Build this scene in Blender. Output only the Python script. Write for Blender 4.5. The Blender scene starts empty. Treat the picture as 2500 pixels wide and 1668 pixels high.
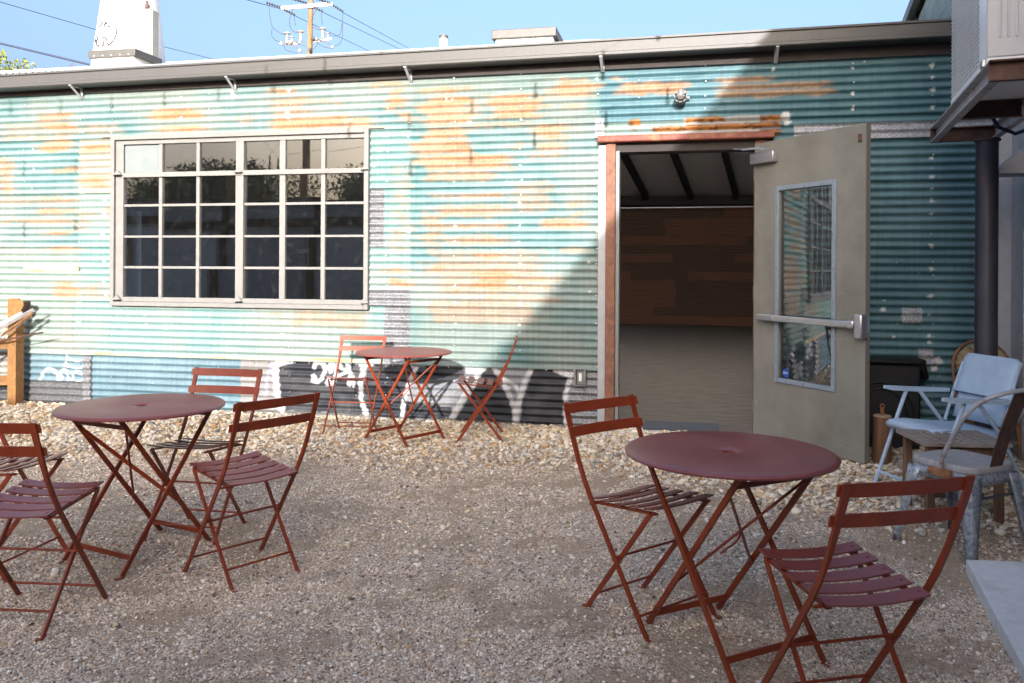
import bpy, bmesh, math, random
import numpy as np
from mathutils import Vector, Matrix, Euler
random.seed(7); RNG = np.random.default_rng(7)
S = bpy.context.scene
COL = S.collection
PI = math.pi

# ------------------------------------------------------------------ camera
F = 2000.0                     # focal length in photo pixels (photo is 2500 x 1668)
PX0, PY0 = 1250.0, 658.0       # principal point: level camera, lens shifted down
ROLL = 0.0055
CAMZ = 1.38
cam_d = bpy.data.cameras.new('camera')
cam = bpy.data.objects.new('camera', cam_d); COL.objects.link(cam)
cam_d.sensor_fit = 'HORIZONTAL'; cam_d.sensor_width = 36.0
cam_d.lens = F / 2500.0 * 36.0
cam_d.shift_y = -(834.0 - PY0) / 2500.0
cam_d.clip_start = 0.05; cam_d.clip_end = 3000.0
cam.matrix_world = Matrix.Translation((0, 0, CAMZ)) @ Matrix.Rotation(PI / 2, 4, 'X') @ Matrix.Rotation(ROLL, 4, 'Z')
S.camera = cam

# ------------------------------------------------------------------ sky, sun, exposure
LIGHT = Vector((0.075, 0.85, -0.255)).normalized()      # the way the sunlight travels
SUN_EL = math.asin(-LIGHT.z)
SUN_AZ = math.atan2(-LIGHT.x, -LIGHT.y)                 # compass angle of the sun, from +Y towards +X
w = bpy.data.worlds.new('World'); S.world = w; w.use_nodes = True
nt = w.node_tree; nt.nodes.clear()
sky = nt.nodes.new('ShaderNodeTexSky'); sky.sky_type = 'NISHITA'; sky.sun_disc = False
sky.sun_elevation = SUN_EL; sky.sun_rotation = SUN_AZ
sky.air_density = 0.95; sky.dust_density = 10.0; sky.ozone_density = 2.4
bg = nt.nodes.new('ShaderNodeBackground'); bg.inputs['Strength'].default_value = 0.15
wo = nt.nodes.new('ShaderNodeOutputWorld')
nt.links.new(sky.outputs[0], bg.inputs[0]); nt.links.new(bg.outputs[0], wo.inputs[0])
sun_d = bpy.data.lights.new('sun', 'SUN'); sun = bpy.data.objects.new('sun', sun_d); COL.objects.link(sun)
sun_d.energy = 2.6; sun_d.angle = math.radians(0.53); sun_d.color = (1.0, 0.95, 0.87)
sun.rotation_euler = LIGHT.to_track_quat('-Z', 'Y').to_euler(); sun.location = (-3, -30, 20)
S.view_settings.view_transform = 'Standard'; S.view_settings.look = 'None'
S.view_settings.exposure = 1.78; S.view_settings.gamma = 1.0
S.view_settings.use_white_balance = True; S.view_settings.white_balance_temperature = 6250; S.view_settings.white_balance_tint = 13
S.cycles.use_denoising = True
S.cycles.max_bounces = 7; S.cycles.diffuse_bounces = 4; S.cycles.glossy_bounces = 4
S.cycles.transparent_max_bounces = 12; S.cycles.caustics_reflective = False; S.cycles.caustics_refractive = False

# ------------------------------------------------------------------ pixels -> places
def ray(px, py):
    dx, dy = px - PX0, py - PY0
    c, s = math.cos(ROLL), math.sin(ROLL)
    return Vector(((c * dx + s * dy) / F, 1.0, -(-s * dx + c * dy) / F))
def on_ground(px, py, z=0.0):
    r = ray(px, py); t = (z - CAMZ) / r.z
    return Vector((r.x * t, t, z))
def at_depth(px, py, Y):
    r = ray(px, py) * Y
    return Vector((r.x, Y, CAMZ + r.z))
TH = math.radians(12.0)
WO = Vector((0.0, 7.31, 0.0))                            # origin of the front wall
WM = Matrix.Translation(WO) @ Matrix.Rotation(-TH, 4, 'Z')   # local: x along wall, y into the building, z up
WMI = WM.inverted()
def on_wall(px, py, out=0.0):
    """(u, z) where the pixel's ray meets the front wall plane moved `out` metres towards the camera"""
    r = ray(px, py); o = WMI @ Vector((0, 0, CAMZ)); d = WMI.to_3x3() @ r
    t = (-out - o.y) / d.y
    p = o + d * t
    return p.x, p.z
def wu(px): return on_wall(px, 600)[0]
def W(u, v, z): return WM @ Vector((u, v, z))

# ------------------------------------------------------------------ object helpers
def link(o, parent=None):
    COL.objects.link(o)
    if parent is not None: o.parent = parent
    return o
def tag(o, label=None, cat=None, group=None, kind=None):
    if label: o['label'] = label
    if cat: o['category'] = cat
    if group: o['group'] = group
    if kind: o['kind'] = kind
    return o
def empty(name, label, cat, matrix=None, group=None):
    o = bpy.data.objects.new(name, None); o.empty_display_size = 0.1
    link(o)
    if matrix is not None: o.matrix_world = matrix
    return tag(o, label, cat, group)
def copy_tree(o, parent=None):
    c = o.copy(); COL.objects.link(c)
    if parent is not None: c.parent = parent
    for ch in list(o.children): copy_tree(ch, c)
    return c

class MB:
    """collects shapes, builds one mesh object"""
    def __init__(self): self.v = []; self.f = []
    def add(self, vs, fs):
        n = len(self.v); self.v += [tuple(x) for x in vs]; self.f += [tuple(i + n for i in f) for f in fs]; return self
    def box(self, a, b, m=None):
        x0, y0, z0 = a; x1, y1, z1 = b
        vs = [Vector(p) for p in ((x0,y0,z0),(x1,y0,z0),(x1,y1,z0),(x0,y1,z0),(x0,y0,z1),(x1,y0,z1),(x1,y1,z1),(x0,y1,z1))]
        if m is not None: vs = [m @ p for p in vs]
        return self.add(vs, [(0,3,2,1),(4,5,6,7),(0,1,5,4),(1,2,6,5),(2,3,7,6),(3,0,4,7)])
    def sweep(self, pts, prof, side=Vector((1,0,0)), scales=None, caps=True, closed=False):
        """prof: list of (a,b): a along `side`, b along the direction normal to side and path; scales: per-point (sa,sb)"""
        pts = [Vector(p) for p in pts]; n = len(pts); k = len(prof); vs = []
        for i, p in enumerate(pts):
            if closed: t = pts[(i + 1) % n] - pts[i - 1]
            else: t = pts[min(i + 1, n - 1)] - pts[max(i - 1, 0)]
            t.normalize()
            s = side - t * side.dot(t)
            if s.length < 1e-4: s = t.orthogonal()
            s.normalize(); b = t.cross(s)
            sa, sb = scales[i] if scales else (1, 1)
            vs += [p + s * a * sa + b * bb * sb for a, bb in prof]
        fs = []
        for i in range(n if closed else n - 1):
            j = (i + 1) % n
            for q in range(k): fs.append((i*k+q, i*k+(q+1)%k, j*k+(q+1)%k, j*k+q))
        if caps and not closed:
            fs.append(tuple(range(k))[::-1]); fs.append(tuple((n-1)*k + q for q in range(k)))
        return self.add(vs, fs)
    def bar(self, pts, wa, wb, side=Vector((1,0,0)), scales=None):
        return self.sweep(pts, [(-wa/2,-wb/2),(wa/2,-wb/2),(wa/2,wb/2),(-wa/2,wb/2)], side, scales)
    def tube(self, pts, r, n=10, side=None, closed=False, scales=None):
        if side is None:
            d = Vector(pts[-1]) - Vector(pts[0]); side = Vector((0,0,1)) if abs(d.normalized().z) < .9 else Vector((1,0,0))
        return self.sweep(pts, [(r*math.cos(2*PI*i/n), r*math.sin(2*PI*i/n)) for i in range(n)], side, scales, True, closed)
    def lathe(self, prof, n=32, m=None, caps=False):
        """prof: (r, z) bottom to top, about z"""
        vs = []; k = len(prof)
        for i in range(n):
            a = 2*PI*i/n
            for r, z in prof:
                p = Vector((r*math.cos(a), r*math.sin(a), z)); vs.append(m @ p if m is not None else p)
        fs = []
        for i in range(n):
            j = (i+1) % n
            for q in range(k-1): fs.append((i*k+q, j*k+q, j*k+q+1, i*k+q+1))
        if caps:
            fs.append(tuple(i*k for i in range(n))[::-1]); fs.append(tuple(i*k+k-1 for i in range(n)))
        return self.add(vs, fs)
    def prism(self, poly, d, m=None):
        """poly: list of 3D points, extruded by vector d"""
        n = len(poly); d = Vector(d); vs = [Vector(p) for p in poly]; vs += [p + d for p in vs]
        if m is not None: vs = [m @ p for p in vs]
        fs = [tuple(range(n))[::-1], tuple(range(n, 2*n))] + [(i, (i+1)%n, n+(i+1)%n, n+i) for i in range(n)]
        return self.add(vs, fs)
    def ball(self, c, r, n=10, k=6, sc=(1,1,1)):
        prof = [(r*math.sin(PI*i/k), -r*math.cos(PI*i/k)) for i in range(k+1)]
        prof[0] = (1e-5, -r); prof[-1] = (1e-5, r)
        return self.lathe(prof, n, Matrix.Translation(c) @ Matrix.Diagonal((*sc, 1)))
    def mesh(self, name, mat=None, smooth=35):
        me = bpy.data.meshes.new(name); me.from_pydata(self.v, [], self.f); me.update()
        bm = bmesh.new(); bm.from_mesh(me); bmesh.ops.recalc_face_normals(bm, faces=bm.faces); bm.to_mesh(me); bm.free()
        if smooth:
            me.polygons.foreach_set('use_smooth', [True]*len(me.polygons))
            try: me.set_sharp_from_angle(angle=math.radians(smooth))
            except Exception: pass
        if mat: me.materials.append(mat)
        return me
    def build(self, name, mat, parent=None, smooth=35, bevel=0, matrix=None):
        o = bpy.data.objects.new(name, self.mesh(name, mat, smooth)); link(o, parent)
        if matrix is not None: o.matrix_local = matrix
        if bevel:
            b = o.modifiers.new('bevel', 'BEVEL'); b.width = bevel; b.segments = 2; b.limit_method = 'ANGLE'; b.angle_limit = math.radians(40)
        return o

# ------------------------------------------------------------------ materials
def mat(name, col=(.5,.5,.5), rough=.6, metal=0.0, var=0.0, vscale=20.0, col2=None, c2scale=6.0, c2lo=.5, c2hi=.62,
        bump=0.0, bscale=60.0, spec=.5, stretch=None, coord='Object', speck=None):
    m = bpy.data.materials.new(name); m.use_nodes = True; t = m.node_tree; N = t.nodes; L = t.links
    b = N['Principled BSDF']; b.inputs['Roughness'].default_value = rough; b.inputs['Metallic'].default_value = metal
    b.inputs['Specular IOR Level'].default_value = spec
    tc = N.new('ShaderNodeTexCoord'); src = tc.outputs[coord]
    if stretch:
        mp = N.new('ShaderNodeMapping'); mp.inputs['Scale'].default_value = stretch; L.new(src, mp.inputs[0]); src = mp.outputs[0]
    rgb = N.new('ShaderNodeRGB'); rgb.outputs[0].default_value = (*col, 1); out = rgb.outputs[0]
    if col2:
        n = N.new('ShaderNodeTexNoise'); n.inputs['Scale'].default_value = c2scale; n.inputs['Detail'].default_value = 8; n.inputs['Roughness'].default_value = .65
        L.new(src, n.inputs['Vector'])
        r = N.new('ShaderNodeMapRange'); r.inputs['From Min'].default_value = c2lo; r.inputs['From Max'].default_value = c2hi
        L.new(n.outputs[0], r.inputs[0])
        mx = N.new('ShaderNodeMix'); mx.data_type = 'RGBA'; L.new(r.outputs[0], mx.inputs[0]); L.new(out, mx.inputs[6]); mx.inputs[7].default_value = (*col2, 1)
        out = mx.outputs[2]
    if var:
        n = N.new('ShaderNodeTexNoise'); n.inputs['Scale'].default_value = vscale; n.inputs['Detail'].default_value = 6
        L.new(src, n.inputs['Vector'])
        r = N.new('ShaderNodeMapRange'); r.inputs['From Min'].default_value = .3; r.inputs['From Max'].default_value = .7
        r.inputs['To Min'].default_value = 1 - var; r.inputs['To Max'].default_value = 1 + var
        L.new(n.outputs[0], r.inputs[0])
        hs = N.new('ShaderNodeHueSaturation'); L.new(out, hs.inputs['Color']); L.new(r.outputs[0], hs.inputs['Value']); out = hs.outputs[0]
    if speck:      # small chips, dust and splashes
        n = N.new('ShaderNodeTexNoise'); n.inputs['Scale'].default_value = speck[0]; n.inputs['Detail'].default_value = 2
        L.new(tc.outputs[coord], n.inputs['Vector'])
        r = N.new('ShaderNodeMapRange'); r.inputs['From Min'].default_value = speck[1]; r.inputs['From Max'].default_value = speck[1]+.04
        L.new(n.outputs[0], r.inputs[0])
        mx = N.new('ShaderNodeMix'); mx.data_type = 'RGBA'; L.new(r.outputs[0], mx.inputs[0]); L.new(out, mx.inputs[6]); mx.inputs[7].default_value = (*speck[2], 1); out = mx.outputs[2]
    L.new(out, b.inputs['Base Color'])
    if bump:
        n = N.new('ShaderNodeTexNoise'); n.inputs['Scale'].default_value = bscale; n.inputs['Detail'].default_value = 5
        L.new(src, n.inputs['Vector'])
        bp = N.new('ShaderNodeBump'); bp.inputs['Strength'].default_value = bump; bp.inputs['Distance'].default_value = .01
        L.new(n.outputs[0], bp.inputs['Height']); L.new(bp.outputs[0], b.inputs['Normal'])
    return m
def paint_mat(name, galv=False):
    """colour from the 'paint' attribute, with fine grain; galvanised sheets get zinc spangle"""
    m = bpy.data.materials.new(name); m.use_nodes = True; t = m.node_tree; N = t.nodes; L = t.links
    b = N['Principled BSDF']
    at = N.new('ShaderNodeAttribute'); at.attribute_name = 'paint'
    tc = N.new('ShaderNodeTexCoord'); out = at.outputs['Color']
    n = N.new('ShaderNodeTexNoise'); n.inputs['Scale'].default_value = 130; n.inputs['Detail'].default_value = 5; n.inputs['Roughness'].default_value = .7
    L.new(tc.outputs['Object'], n.inputs['Vector'])
    r = N.new('ShaderNodeMapRange'); r.inputs['From Min'].default_value = .3; r.inputs['From Max'].default_value = .7
    r.inputs['To Min'].default_value = .84; r.inputs['To Max'].default_value = 1.14; L.new(n.outputs[0], r.inputs[0])
    hs = N.new('ShaderNodeHueSaturation'); L.new(out, hs.inputs['Color']); L.new(r.outputs[0], hs.inputs['Value']); out = hs.outputs[0]
    # thin run-off streaks down the sheet
    mp = N.new('ShaderNodeMapping'); mp.inputs['Scale'].default_value = (38, 1, 1.6); L.new(tc.outputs['Object'], mp.inputs[0])
    n2 = N.new('ShaderNodeTexNoise'); n2.inputs['Scale'].default_value = 1.0; n2.inputs['Detail'].default_value = 3; L.new(mp.outputs[0], n2.inputs['Vector'])
    r2 = N.new('ShaderNodeMapRange'); r2.inputs['From Min'].default_value = .35; r2.inputs['From Max'].default_value = .68
    r2.inputs['To Min'].default_value = .90; r2.inputs['To Max'].default_value = 1.08; L.new(n2.outputs[0], r2.inputs[0])
    h2 = N.new('ShaderNodeHueSaturation'); L.new(out, h2.inputs['Color']); L.new(r2.outputs[0], h2.inputs['Value']); out = h2.outputs[0]
    if galv:
        vo = N.new('ShaderNodeTexVoronoi'); vo.inputs['Scale'].default_value = 95; L.new(tc.outputs['Object'], vo.inputs['Vector'])
        r3 = N.new('ShaderNodeMapRange'); r3.inputs['To Min'].default_value = .62; r3.inputs['To Max'].default_value = 1.3
        sp = N.new('ShaderNodeSeparateColor'); L.new(vo.outputs['Color'], sp.inputs[0]); L.new(sp.outputs[0], r3.inputs[0])
        h3 = N.new('ShaderNodeHueSaturation'); L.new(out, h3.inputs['Color']); L.new(r3.outputs[0], h3.inputs['Value']); out = h3.outputs[0]
        b.inputs['Metallic'].default_value = .35; b.inputs['Roughness'].default_value = .5
    else:
        b.inputs['Roughness'].default_value = .55; b.inputs['Specular IOR Level'].default_value = .4
    L.new(out, b.inputs['Base Color'])
    return m
def glass_mat(name, tint=(.9,.95,.95), refl=.10, rough=.01, dirt=.03, dscale=60, wav=.03, wscale=2.2, wire=False):
    m = bpy.data.materials.new(name); m.use_nodes = True; t = m.node_tree; N = t.nodes; L = t.links
    N.remove(N['Principled BSDF']); o = N['Material Output']
    tc = N.new('ShaderNodeTexCoord')
    gl = N.new('ShaderNodeBsdfGlossy'); gl.inputs['Roughness'].default_value = rough
    tr = N.new('ShaderNodeBsdfTransparent'); tr.inputs[0].default_value = (*tint, 1)
    n = N.new('ShaderNodeTexNoise'); n.inputs['Scale'].default_value = wscale; n.inputs['Detail'].default_value = 2
    L.new(tc.outputs['Object'], n.inputs['Vector'])
    bp = N.new('ShaderNodeBump'); bp.inputs['Strength'].default_value = wav; bp.inputs['Distance'].default_value = .02
    L.new(n.outputs[0], bp.inputs['Height']); L.new(bp.outputs[0], gl.inputs['Normal'])
    fr = N.new('ShaderNodeFresnel'); fr.inputs[0].default_value = 1.5
    ad = N.new('ShaderNodeMath'); ad.operation = 'ADD'; ad.use_clamp = True; L.new(fr.outputs[0], ad.inputs[0]); ad.inputs[1].default_value = refl
    mx = N.new('ShaderNodeMixShader'); L.new(ad.outputs[0], mx.inputs[0]); L.new(tr.outputs[0], mx.inputs[1]); L.new(gl.outputs[0], mx.inputs[2])
    df = N.new('ShaderNodeBsdfDiffuse'); df.inputs[0].default_value = (.55,.55,.52,1)
    d = N.new('ShaderNodeTexNoise'); d.inputs['Scale'].default_value = dscale*2.5; d.inputs['Detail'].default_value = 9; d.inputs['Roughness'].default_value = .8
    L.new(tc.outputs['Object'], d.inputs['Vector'])
    d2 = N.new('ShaderNodeTexNoise'); d2.inputs['Scale'].default_value = 14; d2.inputs['Detail'].default_value = 4; L.new(tc.outputs['Object'], d2.inputs['Vector'])
    mu = N.new('ShaderNodeMath'); mu.operation = 'MULTIPLY'; L.new(d.outputs[0], mu.inputs[0]); L.new(d2.outputs[0], mu.inputs[1])
    r = N.new('ShaderNodeMapRange'); r.inputs['From Min'].default_value = .27; r.inputs['From Max'].default_value = .45
    r.inputs['To Min'].default_value = .004; r.inputs['To Max'].default_value = dirt; L.new(mu.outputs[0], r.inputs[0])
    m2 = N.new('ShaderNodeMixShader'); L.new(r.outputs[0], m2.inputs[0]); L.new(mx.outputs[0], m2.inputs[1]); L.new(df.outputs[0], m2.inputs[2])
    L.new(m2.outputs[0], o.inputs[0])
    return m

M = {}
M['paint'] = paint_mat('weathered_paint')
M['galv'] = paint_mat('galvanised_steel', True)
M['roof'] = mat('roof_metal', (.62,.63,.62), .4, .4, .15, 12)
M['gutter'] = mat('gutter_paint', (.064,.063,.062), .5, 0, .12, 6, bump=.05, stretch=(30,30,1))
M['frame'] = mat('window_paint', (.175,.172,.165), .55, 0, .08, 15)
M['glass'] = glass_mat('window_glass', (.80,.86,.88), .15, wav=.008)
M['door_glass'] = glass_mat('door_glass', (.80,.92,.90), .13, .0, .02, 60, .02, 3)
M['ribbed'] = mat('ribbed_plastic', (.095,.125,.130), .35, 0, .05)
M['redmetal'] = mat('dark_red_paint', (.21,.034,.010), .40, 0, .16, 14, col2=(.20,.045,.028), c2scale=26, c2lo=.60, c2hi=.70, spec=.38, speck=(150, .715, (.26,.17,.14)), bump=.03, bscale=220)
M['redtop'] = mat('dark_red_top_paint', (.195,.044,.036), .38, 0, .16, 5, col2=(.235,.085,.072), c2scale=3, c2lo=.5, c2hi=.8, spec=.8, speck=(120, .72, (.34,.20,.18)))
M['doorpaint'] = mat('door_paint', (.245,.235,.20), .5, 0, .08, 3, col2=(.165,.155,.125), c2scale=2.2, c2lo=.42, c2hi=.75, speck=(42, .735, (.62,.62,.58)))
M['dooredge'] = mat('door_edge_paint', (.17,.16,.15), .5, 0, .06, 8)
M['alu'] = mat('brushed_aluminium', (.52,.52,.55), .32, .85, .06, 30)
M['bluegrey'] = mat('blue_grey_trim', (.26,.31,.37), .45, .1, .08, 20)
M['rustframe'] = mat('rusty_frame', (.20,.090,.055), .75, 0, .2, 25, col2=(.12,.055,.035), c2scale=9, c2lo=.52, c2hi=.68, bump=.15, bscale=90)
M['rustlintel'] = mat('rusty_lintel', (.20,.055,.038), .65, 0, .2, 18, col2=(.32,.16,.07), c2scale=7, c2lo=.5, c2hi=.7, bump=.1)
M['whitetrim'] = mat('white_trim', (.34,.345,.37), .5, 0, .08, 12)
M['rustorange'] = mat('rust_orange', (.21,.10,.03), .85, 0, .25, 18, col2=(.16,.075,.03), c2scale=8, c2lo=.5, c2hi=.7, bump=.3, bscale=60)
M['rustdark'] = mat('rust_dark', (.085,.042,.032), .7, .1, .3, 20, col2=(.17,.08,.045), c2scale=8, c2lo=.52, c2hi=.7, bump=.15)
M['beamgrey'] = mat('grey_primer_rust', (.36,.36,.38), .6, .1, .15, 10, col2=(.16,.09,.06), c2scale=7, c2lo=.55, c2hi=.7)
M['pole'] = mat('dark_steel_pipe', (.060,.058,.072), .45, .3, .2, 8, col2=(.14,.05,.035), c2scale=9, c2lo=.62, c2hi=.7, stretch=(1,1,.4))
M['zinc'] = mat('zinc_sheet', (.42,.43,.46), .5, .15, .12, 7)
M['acwhite'] = mat('unit_white', (.78,.79,.80), .4, 0, .05, 6)
M['acgrey'] = mat('unit_grey', (.50,.50,.52), .5, 0, .06, 10)
M['acdark'] = mat('unit_fins', (.30,.32,.36), .5, .3, .2, 40)
M['black'] = mat('black_plastic', (.008,.008,.010), .5, 0, .2, 10, spec=.35)
M['concrete'] = mat('concrete', (.64,.64,.64), .9, 0, .08, 30, col2=(.56,.56,.55), c2scale=3, bump=.1, bscale=200)
M['floor'] = mat('concrete_floor', (.115,.097,.08), .8, 0, .3, 4, col2=(.07,.06,.05), c2scale=3, stretch=(1,6,1), bump=.02)
M['mat'] = mat('door_mat', (.06,.07,.085), .95, 0, .3, 250)
M['white'] = mat('white_metal', (.80,.79,.76), .5, 0, .05, 8)
M['capgrey'] = mat('cap_flashing', (.085,.083,.08), .5, .1, .1, 9)
M['wood_pole'] = mat('pole_wood', (.26,.145,.07), .85, 0, .15, 9, stretch=(6,6,.4))
M['porcelain'] = mat('porcelain', (.40,.37,.33), .35)
M['darkmetal'] = mat('dark_fittings', (.06,.06,.07), .6)
M['wire'] = mat('black_wire', (.02,.022,.03), .6)
M['wireblue'] = mat('dark_blue_cable', (.012,.022,.06), .6)
M['teak'] = mat('weathered_teak', (.25,.215,.19), .8, 0, .2, 8, col2=(.18,.13,.10), c2scale=5, stretch=(1,8,8), bump=.1)
M['brownwood'] = mat('brown_wood', (.16,.085,.05), .8, 0, .25, 10, stretch=(6,6,.8))
M['log'] = mat('log_bark', (.17,.085,.045), .85, 0, .25, 8, stretch=(4,4,.6), bump=.3)
M['logtop'] = mat('log_end', (.42,.30,.19), .85, 0, .15, 30)
M['palebblue'] = mat('pale_blue_paint', (.36,.47,.60), .45, 0, .08, 14, col2=(.36,.34,.31), c2scale=11, c2lo=.60, c2hi=.72)
M['galvchair'] = mat('mottled_zinc', (.36,.39,.43), .42, .45, .25, 60, col2=(.22,.24,.28), c2scale=45, c2lo=.45, c2hi=.6)
M['seatbrown'] = mat('weathered_seat', (.34,.325,.32), .6, .1, .15, 10, col2=(.31,.31,.34), c2scale=6, stretch=(1,5,1))
M['rustyellow'] = mat('rusty_yellow_panel', (.42,.33,.19), .6, 0, .15, 12, col2=(.26,.11,.045), c2scale=14, c2lo=.5, c2hi=.62)
M['rustbrown'] = mat('rust_brown', (.25,.11,.05), .75, 0, .25, 20)
M['plank'] = mat('old_planks', (.125,.065,.042), .8, 0, .35, 5, col2=(.05,.032,.022), c2scale=3, stretch=(.6,1,9), bump=.2)
M['plank2'] = mat('old_planks_red', (.20,.092,.055), .8, 0, .35, 5, col2=(.06,.035,.022), c2scale=3, stretch=(.6,1,9), bump=.2)
M['ceil'] = mat('ceiling_panel', (.80,.75,.72), .9, 0, .05, 4)
M['rafter'] = mat('dark_rafter', (.035,.028,.026), .8, 0, .2, 8)
M['inwall'] = mat('interior_wall', (.09,.07,.06), .9, 0, .2, 3)
M['bark'] = mat('bark', (.12,.09,.06), .9, 0, .3, 12, bump=.3)
M['leaf'] = mat('leaf', (.16,.19,.03), .6, 0, .35, 3, col2=(.30,.25,.04), c2scale=1.2)
M['leafdark'] = mat('leaf_dark', (.05,.085,.03), .6, 0, .35, 3)
M['pigeon'] = mat('pigeon_feathers', (.12,.085,.08), .8, 0, .3, 30)
M['linework'] = mat('black_line_paint', (.05,.05,.05), .8)
M['plastic_grey'] = mat('grey_plastic', (.20,.205,.21), .5)
M['lampglass'] = mat('lamp_glass', (.26,.24,.22), .25)
M['bulb'] = mat('bulb_glass', (.30,.25,.18), .2)
M['sticker'] = mat('blue_sticker', (.02,.10,.42), .4)
M['stickerwhite'] = mat('white_print', (.75,.78,.82), .5)
M['woodfence'] = mat('fence_boards', (.16,.12,.09), .85, 0, .2, 6)
M['wingwall'] = mat('grey_steel_wall', (.34,.36,.40), .6, .1, .15, 2)
M['dirtybars'] = mat('grey_steel_bars', (.40,.38,.38), .5, .4, .2, 12)
M['zincdull'] = mat('dull_zinc', (.30,.29,.265), .6, .1, .1, 9)
def translucent_mat():
    m = bpy.data.materials.new('added_daylight_panel'); m.use_nodes = True; t = m.node_tree; N = t.nodes; L = t.links
    N.remove(N['Principled BSDF']); a = N.new('ShaderNodeBsdfTranslucent'); a.inputs[0].default_value = (.90,.91,.88,1)
    d = N.new('ShaderNodeBsdfDiffuse'); d.inputs[0].default_value = (.7,.7,.66,1); x = N.new('ShaderNodeMixShader'); x.inputs[0].default_value = .12
    L.new(a.outputs[0], x.inputs[1]); L.new(d.outputs[0], x.inputs[2]); L.new(x.outputs[0], N['Material Output'].inputs[0]); return m
M['translucent'] = translucent_mat()

# ------------------------------------------------------------------ numpy noise
def _hash(ix, iy, seed):
    h = (ix.astype(np.int64) * 374761393 + iy.astype(np.int64) * 668265263 + np.int64(seed * 974711)) & np.int64(0xFFFFFFFF)
    h = ((h ^ (h >> 13)) * np.int64(1274126177)) & np.int64(0xFFFFFFFF)
    return ((h ^ (h >> 16)) & 0xFFFF) / 65535.0
def vnoise(x, y, seed=0):
    x = np.asarray(x, float); y = np.asarray(y, float)
    ix = np.floor(x); iy = np.floor(y); fx = x - ix; fy = y - iy
    fx = fx*fx*(3-2*fx); fy = fy*fy*(3-2*fy)
    a = _hash(ix, iy, seed); b = _hash(ix+1, iy, seed); c = _hash(ix, iy+1, seed); d = _hash(ix+1, iy+1, seed)
    return (a*(1-fx)+b*fx)*(1-fy) + (c*(1-fx)+d*fx)*fy
def fbm(x, y, seed=0, o=4):
    r = 0; a = .5; t = 0
    for i in range(o):
        r = r + a*vnoise(x*2**i, y*2**i, seed+i*17); t += a; a *= .55
    return r/t
def sstep(a, b, x):
    t = np.clip((x-a)/(b-a), 0, 1); return t*t*(3-2*t)

# ------------------------------------------------------------------ ground
def ground_z(x, y):
    x = np.asarray(x, float); y = np.asarray(y, float)
    near = np.clip(1 - np.maximum(np.abs(x)-8, 0)/6, 0, 1)
    z = (fbm(x*.55+3, y*.55+9, 5, 3) - .5) * .035 + (fbm(x*3, y*3, 11, 3) - .5) * .012
    d = (7.31 - .2126*x - y) * .978                     # distance to the front wall
    z = z * sstep(-.2, .5, d) * near - .004
    return z
def wall_dist(x, y): return (7.31 - .2126*np.asarray(x, float) - np.asarray(y, float)) * .978
def pebble_amount(x, y):
    d = wall_dist(x, y)
    edge = 1.35 + .35*sstep(-.5, -3.5, x) + .75*sstep(.6, 2.2, x) + (fbm(np.asarray(x)*1.6, np.asarray(y)*1.6, 23, 3) - .5)*1.0
    return 1 - sstep(edge-.45, edge+.55, d)
def axis(lo, hi, step, far):
    mid = list(np.arange(lo, hi+1e-6, step)); out = []; s = step; p = hi
    while p < far: s *= 1.6; p += s; out.append(p)
    s = step; p = lo; low = []
    while p > -far: s *= 1.6; p -= s; low.append(p)
    return np.array(low[::-1] + mid + out)
gx = axis(-6.5, 5.0, .05, 900); gy = axis(.8, 9.0, .05, 900)
GX, GY = np.meshgrid(gx, gy); GZ = ground_z(GX, GY)
inside = wall_dist(GX, GY) < -.02                       # under the building: drop below its floor
GZ = np.where(inside & (np.abs(GX) < 40), -.06, GZ)
nx, ny = len(gx), len(gy)
me = bpy.data.meshes.new('ground')
vv = np.stack([GX, GY, GZ], -1).reshape(-1, 3)
idx = np.arange(nx*ny).reshape(ny, nx)
ff = np.stack([idx[:-1,:-1], idx[:-1,1:], idx[1:,1:], idx[1:,:-1]], -1).reshape(-1, 4)
me.from_pydata(vv.tolist(), [], ff.tolist()); me.polygons.foreach_set('use_smooth', [True]*len(me.polygons))
def bare_amount(x, y):
    x = np.asarray(x, float); y = np.asarray(y, float)
    return sstep(.50, .66, .62*fbm(x*3.4+40, y*3.4+7, 31, 5) + .38*fbm(x*14, y*14, 37, 3) + .07*sstep(-.6, 1.2, x))
ba = me.attributes.new('bare', 'FLOAT', 'POINT'); ba.data.foreach_set('value', bare_amount(GX, GY).astype(np.float32).ravel())
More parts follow.
